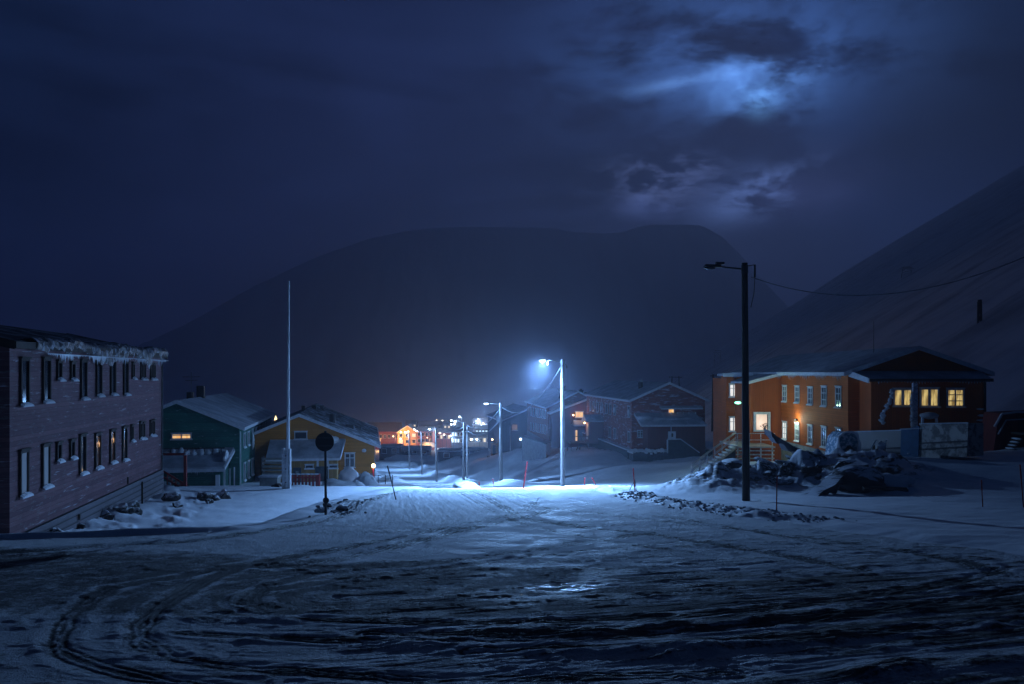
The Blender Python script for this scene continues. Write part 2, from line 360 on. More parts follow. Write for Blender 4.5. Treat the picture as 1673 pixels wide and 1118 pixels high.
# far table mountain
def f_mtn(nt, b):
    p = nt.obj(); n = nt.noise(nt.scale(p, (1., .3, .5)), .006, 7, .6)
    setp(nt, b, nt.mix(nt.smooth(n, .4, .65), (.86, .88, .92), (.70, .72, .76)), .95, nt.bump(n, 1., 25), spec=.0)
M_mtn = mat('mountain_rock_and_snow', f_mtn)
def mountain():
    Y0 = 3500; prof = [(-300, 640), (150, 600), (300, 530), (420, 464), (520, 418), (600, 390), (655, 378), (700, 373), (760, 370), (900, 372), (945, 379), (985, 382), (1020, 378), (1042, 369), (1062, 366), (1142, 367), (1160, 375), (1182, 388), (1205, 410), (1240, 452), (1290, 505), (1400, 560), (1600, 600), (1900, 640)]
    px = np.linspace(-300, 1900, 420); top = np.interp(px, [p[0] for p in prof], [p[1] for p in prof])
    topn = top + fbm(px / 30, px * 0, 3, 7) * 1.2 
    xs = (px - CX) / F * Y0; zt = (HY - topn) / F * Y0
    rows = 60; V = []; Fc = []
    for j in range(rows + 1):
        f = j / rows; 
        steep = .75 * f**1.6 + .25 * f
        yy = Y0 - 900 * (1 - f)**1.15 * (.75 + .25 * np.sin(xs / 175)) - 40 * fbm(xs / 110, xs * 0 + f * 3, 3, 9) * (1 - f) * 3
        zz = -60 + (zt + 60) * steep
        V.append(np.stack([xs * (yy / Y0) if False else xs, yy, zz], -1))
    V.append(np.stack([xs, xs * 0 + Y0 + 900, zt * 0 - 60], -1))
    V = np.array(V); n = len(px); v = [tuple(a) for a in V.reshape(-1, 3)]
    for j in range(len(V) - 1):
        for i in range(n - 1): Fc.append((j * n + i, j * n + i + 1, (j + 1) * n + i + 1, (j + 1) * n + i))
    me = bpy.data.meshes.new('mountain'); me.from_pydata(v, [], Fc); me.materials.append(M_mtn)
    for p in me.polygons: p.use_smooth = True
    o = bpy.data.objects.new('mountain', me); COL.objects.link(o); o['kind'] = 'structure'; o['label'] = 'dark flat-topped mountain across the valley'
mountain()
# ---------------------------------------------------------------- mesh builder
class MB:
    def __init__(s): s.v = []; s.f = []
    def box(s, x0, x1, y0, y1, z0, z1):
        b = len(s.v); s.v += [(x, y, z) for x in (x0, x1) for y in (y0, y1) for z in (z0, z1)]
        s.f += [tuple(b + i for i in q) for q in ((0, 1, 3, 2), (4, 6, 7, 5), (0, 4, 5, 1), (2, 3, 7, 6), (0, 2, 6, 4), (1, 5, 7, 3))]; return s
    def hexa(s, p):   # p: 8 points, bottom 4 (ccw) then top 4
        b = len(s.v); s.v += [tuple(q) for q in p]
        s.f += [tuple(b + i for i in q) for q in ((3, 2, 1, 0), (4, 5, 6, 7), (0, 1, 5, 4), (1, 2, 6, 5), (2, 3, 7, 6), (3, 0, 4, 7))]; return s
    def beam(s, p, q, wx, wz, up=(0, 0, 1)):
        p = Vector(p); q = Vector(q); d = (q - p).normalized(); up = Vector(up)
        sd_ = d.cross(up)
        if sd_.length < 1e-3: sd_ = Vector((1, 0, 0))
        sd_.normalize(); n = sd_.cross(d).normalized(); a = sd_ * wx / 2; c = n * wz / 2
        return s.hexa([p - a - c, p + a - c, q + a - c, q - a - c, p - a + c, p + a + c, q + a + c, q - a + c])
    def tube(s, p, q, r0, r1=None, n=10, cap=True):
        p = Vector(p); q = Vector(q); r1 = r0 if r1 is None else r1; d = (q - p).normalized()
        a = d.orthogonal().normalized(); c = d.cross(a); b = len(s.v)
        for k in range(n):
            t = 2 * math.pi * k / n; o = a * math.cos(t) + c * math.sin(t)
            s.v.append(tuple(p + o * r0)); s.v.append(tuple(q + o * r1))
        for k in range(n):
            j = (k + 1) % n; s.f.append((b + 2 * k, b + 2 * j, b + 2 * j + 1, b + 2 * k + 1))
        if cap: s.f.append(tuple(b + 2 * k for k in reversed(range(n)))); s.f.append(tuple(b + 2 * k + 1 for k in range(n)))
        return s
    def path(s, pts, r, n=6):
        for a, b in zip(pts[:-1], pts[1:]): s.tube(a, b, r if not isinstance(r, list) else r[0], None, n)
        return s
    def lump(s, c, rx, ry, rz, seed=0, amp=.2, nu=14, nv=9, flat=0.):
        b = len(s.v); rnd = random.Random(seed); ph = [rnd.uniform(0, 6) for _ in range(8)]
        for j in range(nv + 1):
            th = math.pi * j / nv
            for i in range(nu):
                t = 2 * math.pi * i / nu
                x, y, z = math.sin(th) * math.cos(t), math.sin(th) * math.sin(t), math.cos(th)
                k = 1 + amp * (.5 * math.sin(2.3 * x + 1.7 * y + ph[0]) + .35 * math.sin(4.1 * y - 3.1 * z + ph[1]) + .3 * math.sin(6.3 * z + 5.1 * x + ph[2]) + .2 * math.sin(9.7 * x - 8 * y + ph[3]))
                s.v.append((c[0] + rx * x * k, c[1] + ry * y * k, c[2] + rz * z * k))
        for j in range(nv):
            for i in range(nu):
                i2 = (i + 1) % nu; s.f.append((b + j * nu + i, b + (j + 1) * nu + i, b + (j + 1) * nu + i2, b + j * nu + i2))
        return s
    def build(s, name, m, parent=None, loc=None, rz=None, smooth=False, bevel=0):
        me = bpy.data.meshes.new(name); me.from_pydata(s.v, [], s.f)
        if smooth:
            for p in me.polygons: p.use_smooth = True
        me.validate(); me.update()
        if m is not None: me.materials.append(m)
        o = bpy.data.objects.new(name, me); COL.objects.link(o)
        if parent is not None: o.parent = parent
        if loc is not None: o.location = loc
        if rz is not None: o.rotation_euler.z = rz
        if bevel:
            bm = bmesh.new(); bm.from_mesh(me); bmesh.ops.bevel(bm, geom=bm.edges[:], offset=bevel, segments=2, affect='EDGES'); bm.to_mesh(me); bm.free()
        return o
def tag(o, label, cat, group=None, kind=None):
    if label: o['label'] = label
    if cat: o['category'] = cat
    if group: o['group'] = group
    if kind: o['kind'] = kind
    return o
def empty(name, loc, rz=0., label=None, cat=None, group=None):
    o = bpy.data.objects.new(name, None); COL.objects.link(o); o.location = loc; o.rotation_euler = (0, 0, rz); o.empty_display_size = .3
    return tag(o, label, cat, group)
def child(o, name, parent, loc, rz=0.):
    c = bpy.data.objects.new(name, o.data); COL.objects.link(c); c.parent = parent; c.location = loc; c.rotation_euler.z = rz; return c

# ---------------------------------------------------------------- materials of things
def plank(name, col, col2, pitch=.16, frost=0., frost_sc=(2., 2., 9.), rough=.75, gapw=.10, vertical=False, peel=0., peelcol=(.16, .14, .13), bumpd=.03):
    def f(nt, b):
        p = nt.obj(); x, y, z = nt.sep(p); c = nt.m('ADD', x, y) if vertical else z
        q = nt.m('DIVIDE', c, pitch); fr = nt.m('FRACT', q); fl = nt.m('FLOOR', q)
        wn = nt.n.new('ShaderNodeTexWhiteNoise'); wn.noise_dimensions = '1D'; nt._in(wn.inputs['W'], fl)
        g = nt.noise(nt.scale(p, (14, 14, 1.2) if vertical else (1.2, 1.2, 14)), 1.4, 5, .6)
        blot = nt.noise(p, .9, 6, .65)
        k = nt.m('ADD', nt.m('MULTIPLY', g, .6), nt.m('MULTIPLY', wn.outputs[0], .45))
        cc = nt.mix(nt.smooth(k, .25, .85), col, col2)
        cc = nt.mix(nt.m('MULTIPLY', nt.smooth(blot, .45, .7), .35), cc, tuple(v * .55 for v in col))
        gap = nt.smooth(fr, .0, gapw)
        cc = nt.mix(nt.m('SUBTRACT', 1., gap), cc, tuple(v * .25 for v in col))
        if peel:
            pl = nt.smooth(nt.noise(nt.scale(p, (1.3, 1.3, 6)), 1.7, 6, .7), .62 - peel * .2, .70 - peel * .2)
            cc = nt.mix(nt.m('MULTIPLY', pl, .6), cc, peelcol)
        if frost:
            fz = nt.noise(nt.scale(p, frost_sc), .8, 7, .7, dist=.4)
            cc = nt.mix(nt.m('MULTIPLY', nt.smooth(fz, .60 - frost * .2, .74 - frost * .2), .75), cc, (.72, .74, .80))
        h = nt.m('ADD', nt.m('MULTIPLY', nt.m('MINIMUM', nt.m('MULTIPLY', fr, 1.0), gap), 1.), nt.m('MULTIPLY', g, .25))
        setp(nt, b, cc, rough, nt.bump(h, .9, bumpd), spec=.3)
    return mat(name, f)
def plain(name, col, rough=.6, var=.25, sc=4., metal=0., bump=.0, spec=.4, frost=0.):
    def f(nt, b):
        p = nt.obj(); n = nt.noise(p, sc, 6, .65)
        cc = nt.mix(nt.smooth(n, .3, .7), tuple(v * (1 - var) for v in col), tuple(min(1, v * (1 + var)) for v in col))
        if frost:
            fz = nt.noise(nt.scale(p, (1, 1, 1.6)), sc * 1.3, 7, .7)
            cc = nt.mix(nt.m('MULTIPLY', nt.smooth(fz, .62 - frost * .25, .70 - frost * .25), .9), cc, (.75, .77, .82))
        setp(nt, b, cc, rough, nt.bump(n, .5, bump) if bump else None, metal, spec)
    return mat(name, f)
def glow_mat(name, col, s):
    return mat(name, lambda nt, b: setp(nt, b, (0.02, .02, .02), .4, emis=col, es=s))
def curtain(name, col, col2, s, sc=9.):
    def f(nt, b):
        p = nt.obj(); x, y, z = nt.sep(p)
        n = nt.noise(nt.comb(x, y, nt.m('MULTIPLY', z, .12)), sc, 3, .5); n2 = nt.noise(p, 1.3, 3, .6)
        k = nt.smooth(n, .38, .62)
        cc = nt.mix(k, col, col2)
        setp(nt, b, (.3, .28, .25), .9, emis=cc, es=nt.m('MULTIPLY', nt.m('ADD', nt.m('MULTIPLY', n2, 1.2), .4), s))
    return mat(name, f)
def f_glass(nt, b):
    p = nt.obj(); n = nt.noise(p, 2.5, 4, .5)
    setp(nt, b, (.010, .014, .022), nt.m('MULTIPLY', n, .22), nt.bump(n, .12, .02), spec=.9)
M_glass = mat('dark_window_glass', f_glass)
def f_thin(nt, b):
    p = nt.obj(); n = nt.noise(p, .8, 6, .65); n2 = nt.noise(p, 12, 4, .6)
    setp(nt, b, nt.mix(nt.smooth(n, .35, .65), (.36, .38, .43), (.58, .60, .66)), .8, nt.bump(nt.m('ADD', n, nt.m('MULTIPLY', n2, .4)), .5, .05), spec=.2)
M_roofsnow = mat('thin_roof_snow', f_thin)
def f_droof(nt, b):
    p = nt.obj(); n = nt.noise(nt.scale(p, (1, .5, 1)), 1.2, 6, .7); x, y, z = nt.sep(p)
    fr = nt.m('FRACT', nt.m('MULTIPLY', y, 1.6))
    cc = nt.mix(nt.smooth(n, .42, .66), (.030, .030, .034), (.30, .32, .37))
    setp(nt, b, cc, .8, nt.bump(nt.m('ADD', n, nt.m('MULTIPLY', nt.smooth(fr, 0, .1), .2)), .5, .04), spec=.25)
M_darkroof = mat('dark_roof_with_frost', f_droof)
M_white = plain('white_painted_wood', (.62, .64, .66), .6, .15)
M_frostwhite = plain('frosted_white_trim', (.64, .66, .70), .7, .12, bump=.02)
M_pack = mat('drift_snow', lambda nt, b: setp(nt, b, (.80, .82, .86), .7, nt.bump(nt.m('ADD', nt.noise(nt.obj(), 9, 6, .65), nt.noise(nt.obj(), 2, 4, .6)), .6, .06), spec=.3))
M_conc = plain('grey_concrete', (.24, .24, .25), .85, .25, 2.5, bump=.02)
M_darkconc = plain('dark_basement_boards', (.055, .075, .085), .8, .3, 3, bump=.02)
M_pole = mat('weathered_wood_pole', lambda nt, b: setp(nt, b, nt.mix(nt.smooth(nt.noise(nt.scale(nt.obj(), (12, 12, .6)), 1.5, 6, .7), .35, .65), (.16, .14, .13), (.34, .32, .31)), .8, nt.bump(nt.noise(nt.scale(nt.obj(), (20, 20, .7)), 1.5, 6, .7), .8, .03)))
M_tarpole = mat('dark_tarred_pole', lambda nt, b: setp(nt, b, nt.mix(nt.smooth(nt.noise(nt.scale(nt.obj(), (12, 12, .6)), 1.5, 6, .7), .35, .65), (.018, .014, .012), (.05, .042, .038)), .85, nt.bump(nt.noise(nt.scale(nt.obj(), (20, 20, .7)), 1.5, 6, .7), .8, .03), spec=.2))
M_metal = plain('galvanised_metal', (.38, .39, .41), .4, .2, 8, metal=.7)
M_dkmetal = plain('dark_metal', (.03, .03, .035), .5, .3, 8, metal=.3)
M_black = plain('black_paint', (.010, .010, .012), .6, .3, 8)
M_cable = plain('frosted_cable', (.25, .27, .30), .7, .3, 8)
M_red = plain('red_painted_wood', (.33, .035, .028), .6, .3, 3, bump=.01)
M_redpole = plain('red_marker_plastic', (.75, .05, .06), .45, .15, 3)
M_brownwood = plain('rough_brown_timber', (.055, .040, .032), .85, .4, 3, bump=.03)
M_paleboard = plain('pale_boards', (.30, .30, .27), .8, .25, 3, bump=.02)
M_lamp_on = glow_mat('lamp_glow_cold', (.62, .82, 1.), 40)
M_lamp_far = glow_mat('lamp_glow_far', (.70, .85, 1.), 14)
M_lamp_warm = glow_mat('lamp_glow_sodium', (1., .60, .25), 16)
M_lamp_green = glow_mat('lamp_glow_green', (.20, 1., .55), 4)
M_litwhite = curtain('lit_white_blind', (.75, .72, .68), (1., .95, .90), 1.1, 7)
M_litwarm = curtain('lit_warm_room', (.9, .42, .10), (1., .62, .25), 1.0, 6)
M_lityellow = curtain('lit_yellow_curtain', (.16, .10, .030), (.62, .46, .17), 1.0, 9)
M_litpink = curtain('lit_pale_room', (.80, .56, .42), (1., .80, .64), 1.0, 2)
M_dimwarm = curtain('dim_warm_room', (.10, .05, .015), (.22, .11, .03), .9, 6)
CW_COLD = (.23, .49, 1.0); CW_WARM = (1., .50, .18)
def point(name, parent, loc, e, col, r=.12):
    d = bpy.data.lights.new(name, 'POINT'); d.energy = e; d.color = col; d.shadow_soft_size = r
    o = bpy.data.objects.new(name, d); COL.objects.link(o); o.location = loc; o.parent = parent; return o
def spot(name, parent, loc, e, col, ang=165, r=.10, blend=.6, aim=(0, 0, -1)):
    d = bpy.data.lights.new(name, 'SPOT'); d.energy = e; d.color = col; d.shadow_soft_size = r; d.spot_size = R(ang); d.spot_blend = blend
    o = bpy.data.objects.new(name, d); COL.objects.link(o); o.location = loc; o.parent = parent
    o.rotation_euler = Vector(aim).to_track_quat('-Z', 'Y').to_euler(); return o

# ---------------------------------------------------------------- windows
_wc = {}
def window(house, face, a, z, w, h, style='cross', pane=None, frame_mat=None, sill=True, name='window', off=0.):
    """a: metres along the facade; local window x right, y into the wall, z up"""
    s = house['s']
    pane = pane or M_glass; frame_mat = frame_mat or M_white
    key = (round(w, 2), round(h, 1), style, pane.name, frame_mat.name)
    if key not in _wc:
        m = MB(); t = .075 if style == 'plain' else .10; d0, d1 = -.07, .02
        m.box(-w / 2, -w / 2 + t, d0, d1, 0, h); m.box(w / 2 - t, w / 2, d0, d1, 0, h)
        m.box(-w / 2 + t, w / 2 - t, d0, d1, h - t, h); m.box(-w / 2 + t, w / 2 - t, d0, d1, 0, t)
        m.box(-w / 2 - .04, w / 2 + .04, -.11, d1 - .003, h + .001, h + .06)
        if style in ('cross', 'bars'): m.box(-.045, .045, -.055, d1 - .004, t, h - t)
        if style == 'wide':
            for fx in (-1 / 6, 1 / 6): m.box(w * fx - .03, w * fx + .03, -.055, d1 - .004, t, h - t)
        if style == 'pair':
            m.box(-.09, .09, -.06, d1 - .004, t, h - t)
        if style == 'bars':
            for k in (1, 2):
                zz = h * k / 3; m.box(-w / 2 + t, -.046, -.05, d1 - .005, zz - .03, zz + .03); m.box(.046, w / 2 - t, -.05, d1 - .005, zz - .03, zz + .03)
        if style == 'cross':
            zz = h * .66; m.box(-w / 2 + t, -.046, -.05, d1 - .005, zz - .03, zz + .03); m.box(.046, w / 2 - t, -.05, d1 - .005, zz - .03, zz + .03)
        f = m.build(name, frame_mat)
        pm = MB().box(-w / 2 + t - .01, w / 2 - t + .01, -.02, -.006, t - .01, h - t + .01).build('pane', pane, f)
        sm = None
        sl = MB(); n = 7; xs = [-w / 2 - .07 + (w + .14) * i / n for i in range(n + 1)]
        rnd = random.Random(int(w * 100 + h * 10))
        for i in range(n):
            hh = .05 + .05 * math.sin(math.pi * (i + .5) / n) + rnd.uniform(-.012, .012)
            sl.hexa([(xs[i], -.17, -.05), (xs[i + 1], -.17, -.05), (xs[i + 1], -.075, -.05), (xs[i], -.075, -.05), (xs[i], -.15, hh * .7 - .04), (xs[i + 1], -.15, hh * .7 - .04), (xs[i + 1], -.075, hh), (xs[i], -.075, hh)])
        sm = sl.build('sill_snow', M_pack, f)
        _wc[key] = (f, pm, sm); first = True
    else: first = False
    f, pm, sm = _wc[key]
    if face == 'side':
        loc = (-s * off, a, z); rz = R(-90) * s
    else: loc = (s * a, -off, z); rz = 0
    if first: f.parent = house; f.location = loc; f.rotation_euler.z = rz; o = f
    else:
        o = child(f, name, house, loc, rz); child(pm, 'pane', o, (0, 0, 0))
        if sill: child(sm, 'sill_snow', o, (0, 0, 0))
    return o
def on_face(house, face, px, py, off=0.):
    """facade coordinate and height of a picture point"""
    x0, y0, z0 = house.location; r = house.rotation_euler.z
    k = (px - CX) / F
    if face == 'side': dx, dy = -math.sin(r), math.cos(r); ox, oy = 0, 0; nx, ny = -house['s'] * math.cos(r), -house['s'] * math.sin(r)
    else: dx, dy = house['s'] * math.cos(r), house['s'] * math.sin(r); nx, ny = math.sin(r), -math.cos(r)
    X0 = x0 + nx * off; Y0 = y0 + ny * off
    a = (k * Y0 - X0) / (dx - k * dy)
    Y = Y0 + a * dy
    return a, (HY - py) / F * Y - z0, Y
def win_px(house, face, px, pt, pb, w, style='cross', pane=None, off=0., **kw):
    a, z1, _ = on_face(house, face, px, pt, off); _, z0, _ = on_face(house, face, px, pb, off)
    return window(house, face, a, z0, w, z1 - z0, style, pane, off=off, **kw)

# ---------------------------------------------------------------- houses
def house(name, label, cat, x, y, z, rz, s, Wd, L, He, rise, wall_m, roof_m, trim_m, base_h=.6, base_m=None, oh=.45, base_out=.0, deep=3., peak=.5, group=None):
    r = empty(name, (x, y, z), rz, label, cat, group); r['s'] = s
    X = lambda v: s * v
    m = MB(); b = base_h
    def prism(y0, y1, x0, x1, z0, z1, zr):
        v = [(X(x0), z0), (X(x1), z0), (X(x1), z1), (X(x0 + (x1 - x0) * peak), zr), (X(x0), z1)]
        k = len(m.v); m.v.extend([(p[0], y0, p[1]) for p in v] + [(p[0], y1, p[1]) for p in v])
        m.f.extend([tuple(k + i for i in (0, 1, 2, 3, 4)), tuple(k + i for i in (9, 8, 7, 6, 5))] + [(k + i, k + (i + 1) % 5, k + 5 + (i + 1) % 5, k + 5 + i) for i in range(5)])
    prism(0, L, 0, Wd, b, He, He + rise)
    m.build('wall', wall_m, r)
    if base_m is not None:
        o = base_out; MB().box(min(X(-o + .03), X(Wd + o - .03)), max(X(-o + .03), X(Wd + o - .03)), .03 - o, L - .03, -deep, b).build('foundation', base_m, r)
    # roof: two slabs with depth
    mr = MB(); t = .16; ov = oh
    for sd_, xe, xr_ in ((0, 0, Wd * peak), (1, Wd, Wd * peak)):
        run = abs(xr_ - xe); sl = rise / run; sg = -1 if sd_ == 0 else 1
        xo = xe + sg * ov; zo = He - sl * ov + .02; zr = He + rise + .02
        p = [(X(xo), -ov, zo), (X(xr_), -ov, zr), (X(xr_), L + ov, zr), (X(xo), L + ov, zo)]
        mr.hexa([*p, *[(q[0], q[1], q[2] + t) for q in p]])
    rf = mr.build('roof', roof_m, r)
    # barge boards and eave boards
    for ye in (-ov - .035, L + ov + .005):
        for xe in (0, Wd):
            mb = MB()
            run = abs(Wd * peak - xe); sl = rise / run; sg = -1 if xe == 0 else 1
            xo = xe + sg * (ov + .02); zo = He - sl * ov
            p0 = (X(xo), zo); p1 = (X(Wd * peak), He + rise + .01)
            mb.hexa([(p0[0], ye, p0[1] - .09), (p1[0], ye, p1[1] - .09), (p1[0], ye + .03, p1[1] - .09), (p0[0], ye + .03, p0[1] - .09),
                     (p0[0], ye, p0[1] + .20), (p1[0], ye, p1[1] + .20), (p1[0], ye + .03, p1[1] + .20), (p0[0], ye + .03, p0[1] + .20)])
            mb.build('bargeboard', trim_m, r)
    me_ = MB(); sl = rise / (Wd * peak); zo = He - sl * ov
    me_.box(min(X(-ov - .05), X(-ov - .01)), max(X(-ov - .05), X(-ov - .01)), -ov, L + ov, zo - .06, zo + .18)
    me_.build('eave_board', trim_m, r); me_ = MB()
    sl2 = rise / (Wd * (1 - peak)); zo2 = He - sl2 * ov
    me_.box(min(X(Wd + ov + .01), X(Wd + ov + .05)), max(X(Wd + ov + .01), X(Wd + ov + .05)), -ov, L + ov, zo2 - .06, zo2 + .18)
    me_.build('eave_board', trim_m, r)
    r['He'] = He; r['rise'] = rise; r['Wd'] = Wd; r['peak'] = peak
    return r, rf
def chimney(house_, roof, fx, y, h, w, m=None, pot=True):
    s = house_['s']; Wd = house_['Wd']; x = fx * Wd; pk = Wd * house_['peak']
    z = house_['He'] + house_['rise'] * (x / pk if x < pk else (Wd - x) / (Wd - pk))
    mb = MB().box(s * x - w / 2, s * x + w / 2, y - w / 2, y + w / 2, z - .4, z + h)
    if pot: mb.box(s * x - w / 2 - .06, s * x + w / 2 + .06, y - w / 2 - .06, y + w / 2 + .06, z + h + .001, z + h + .09); mb.box(s * x - w / 4, s * x + w / 4, y - w / 4, y + w / 4, z + h + .092, z + h + .25)
    return mb.build('chimney', m or M_black, roof)
def rot_of(vx): return math.atan2(CX - vx, F)
def icicles(parent, x, y0, y1, z, seed, n, front=False, lmax=.35, m=None):
    mb = MB(); rnd = random.Random(seed); k = n * 3; T = [y0 + (y1 - y0) * i / k for i in range(k + 1)]
    for i, t in enumerate(T):
        l = rnd.uniform(.10, lmax) * (.6 + .4 * math.sin(t * 2.1)) if i % 3 == 1 else .015
        for z_, d in ((z, 0.), (z - l, .008), (z - l, .018), (z, .030)): mb.v.append((t, x + d, z_) if front else (x + d, t, z_))
    for i in range(k):
        a, b = 4 * i, 4 * (i + 1)
        mb.f += [(a, b, b + 1, a + 1), (a + 1, b + 1, b + 2, a + 2), (a + 2, b + 2, b + 3, a + 3)]
    return mb.build('icicles', m or M_ice, parent)
M_ice = mat('ice', lambda nt, b: setp(nt, b, (.35, .40, .48), .3, nt.bump(nt.noise(nt.obj(), 12, 4, .6), .5, .02), spec=.8))
# ================================================================ BUILDINGS
W_brown = plank('weathered_red_brown_boards', (.135, .060, .072), (.21, .098, .110), .15, frost=.10, frost_sc=(.9, .9, 10), peel=.35, peelcol=(.20, .17, .17), bumpd=.05)
W_skirt = plank('wide_grey_skirt_boards', (.15, .135, .15), (.26, .24, .26), .24, frost=.05, frost_sc=(.6, .6, 7), gapw=.45, bumpd=.12)
W_green = plank('dark_green_boards', (.018, .105, .085), (.030, .165, .125), .16, frost=.02)
W_yellow = plank('ochre_boards', (.44, .165, .018), (.54, .21, .03), .16)
W_orange = plank('orange_boards', (.36, .068, .005), (.44, .085, .007), .15, frost=-.25, frost_sc=(.7, .7, 3))
W_red = plank('brick_red_boards_frosted', (.20, .062, .055), (.28, .095, .085), .16, frost=.42, frost_sc=(1.1, 1.1, 5))
W_red2 = plank('brick_red_boards', (.19, .06, .05), (.25, .085, .075), .16, frost=.12, frost_sc=(1.1, 1.1, 5))
W_redplain = plank('deep_red_boards', (.10, .028, .024), (.14, .038, .032), .16, vertical=True)
W_blue = plank('navy_boards', (.018, .035, .060), (.028, .05, .085), .18, vertical=True)
W_orangev = plank('orange_upright_boards', (.30, .055, .004), (.37, .070, .006), .16, vertical=True)

# ---- long weathered building on the left
hl, rfl = house('apartment_building', 'long weathered red-brown building with torn icy sheeting along its eave, at the left edge', 'building',
                -14.9, 23.6, -4.92, rot_of(608), -1, 9, 17.2, 5.75, 1.0, W_brown, M_darkroof, M_brownwood, 0, W_skirt, .22, .15, 3.)
for px, t, b in [(38, 587, 663), (74, 589, 658), (135, 593, 653), (160, 592, 648), (183, 592, 646), (204, 592, 646)]:
    win_px(hl, 'side', px, t, b, .62, 'plain', frame_mat=M_brownwood)
for px, t, b in [(95, 591, 622), (117, 593, 622), (216, 594, 620), (230, 594, 621), (234.5, 594, 621), (246, 595, 621), (250.5, 595, 621)]:
    win_px(hl, 'side', px, t, b, .40 if px < 200 else .34, 'plain', frame_mat=M_brownwood)
M_paintrefl = curtain('window_painted_reflection', (.06, .13, .30), (.16, .26, .48), .22, 3)  # bluish glow painted into the panes in place of reflected snow
def f_gleam(nt, b):  # warm glowing blob painted in the pane for a reflected lamp
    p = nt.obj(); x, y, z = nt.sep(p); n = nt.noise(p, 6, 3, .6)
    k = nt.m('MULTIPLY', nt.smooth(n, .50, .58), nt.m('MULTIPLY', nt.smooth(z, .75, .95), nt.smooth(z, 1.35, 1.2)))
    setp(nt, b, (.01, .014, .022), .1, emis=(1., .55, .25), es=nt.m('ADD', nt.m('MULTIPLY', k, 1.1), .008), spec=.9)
M_paintgleam = mat('window_painted_gleam', f_gleam)
for px, t, b, pm in [(37, 737, 811, M_paintrefl), (73, 728, 797, M_paintrefl), (133, 715, 775, None), (158, 710, 766, M_paintgleam), (182, 706, 757, M_paintgleam), (202, 700, 753, None)]:
    win_px(hl, 'side', px, t, b, .62, 'plain', pm, frame_mat=M_brownwood)
for px, t, b in [(94, 725, 755), (116, 720, 750), (214, 697, 722), (228.5, 690, 718), (233, 690, 718), (245, 688, 713), (249.5, 688, 713)]:
    win_px(hl, 'side', px, t, b, .40 if px < 200 else .34, 'plain', frame_mat=M_brownwood)
def f_sheet(nt, b):
    p = nt.obj(); n = nt.noise(p, 3.5, 6, .7, dist=.8)
    cc = nt.mix(nt.smooth(n, .50, .62), (.02, .024, .032), (.42, .46, .54))
    setp(nt, b, cc, .28, nt.bump(n, 1., .15), spec=.9)
M_sheet = mat('torn_icy_sheeting', f_sheet)
def sheeting():
    n, k = 190, 9; V = []; Fc = []
    ys = np.linspace(1.2, 17.5, n)
    for j in range(k):
        f = j / (k - 1)
        hang = .12 + .55 * np.clip(fbm(ys * .8, ys * 0 + 2, 3, 201) + .15, 0, 1) + .16 * vnoise(ys * 7.1, ys * 0 + .5, 206) * (vnoise(ys * 1.1, ys * 0 + 3.5, 207) > -.2)
        top = 5.93 + .22 * np.clip(fbm(ys * .45, ys * 0, 3, 202), -.1, 1) + .16 * np.abs(fbm(ys * 2.2, ys * 0 + 5, 3, 203))
        if j < 3: x = -.35 + .25 * j + 0 * ys; z = top - .03 * (2 - j) ** 2 + .03
        else: g = (f - 2 / (k - 1)) / (1 - 2 / (k - 1)); x = .24 + .04 * np.sin(g * 3) + .09 * fbm(ys * 1.5, ys * 0 + g * 1.2, 3, 204); z = top - g * (hang + .22)
        z = z + .03 * fbm(ys * 2.5, ys * 0 + f * 3, 3, 205)
        V.append(np.stack([x, ys, z], -1))
    V = np.array(V).reshape(-1, 3)
    for j in range(k - 1):
        for i in range(n - 1):
            Fc.append((j * n + i, j * n + i + 1, (j + 1) * n + i + 1, (j + 1) * n + i))
    mb = MB(); mb.v = [tuple(v) for v in V]; mb.f = Fc
    o = mb.build('eave_sheeting', M_sheet, hl); so_ = o.modifiers.new('thick', 'SOLIDIFY'); so_.thickness = .02
sheeting()
icicles(hl, .30, 2, 17.3, 5.55, 5, 110, lmax=.35)
MB().tube((.08, 17.05, -1.), (.08, 17.05, 5.5), .04).build('downpipe', M_dkmetal, hl)
for y_, z_, l_ in [(13.2, -1.6, 1.5), (11.0, .1, .3), (5.2, -.4, .2)]:
    MB().box(.13, .19, y_, y_ + .06, z_, z_ + l_).build('batten', M_brownwood, hl)

# ---- green house
hg, rfg = house('green_house', 'dark green two-storey gabled house with icicled side windows behind the flagpole', 'house',
                -21.6, 63, -9.25, rot_of(594), -1, 9.2, 21.6, 4.95, 1.98, W_green, M_roofsnow, M_frostwhite, -1, None, .45)
chimney(hg, rfg, .52, 5.5, .75, .50, M_black, False); chimney(hg, rfg, .50, 9.0, 1.15, .62, M_black, False)
for px in (398.5, 405, 411.5, 417.5, 423, 428, 432.5, 436.5, 440):
    t = 711.4 + (px - 393) * -.52; b = 735 + (px - 393) * -.53
    win_px(hg, 'side', px, t, b, .95, 'plain', frame_mat=M_frostwhite)
for px in (398.5, 405, 411.5, 417.5, 423, 428, 432.5, 436.5):
    t = 760.5 + (px - 393) * -.60; b = 790 + (px - 393) * -.70
    win_px(hg, 'side', px, t, b, .95, 'plain', frame_mat=M_frostwhite)
def drift_on(house_, a, z, w, h, seed, face='side'):
    s = house_['s']; mb = MB(); mb.lump((s * -.12 if face == 'side' else s * a, a if face == 'side' else -.12, z), .16 if face == 'side' else w, w if face == 'side' else .16, h, seed, .45)
    return mb.build('clinging_snow', M_pack, house_, smooth=True)
a_, z_, _ = on_face(hg, 'side', 410, 722); drift_on(hg, a_, z_, .5, .55, 3)
MB().tube((.1, -.05, .1), (.1, -.05, 4.6), .05).tube((.1, 21.4, .1), (.1, 21.4, 4.6), .05).build('downpipe', M_frostwhite, hg)
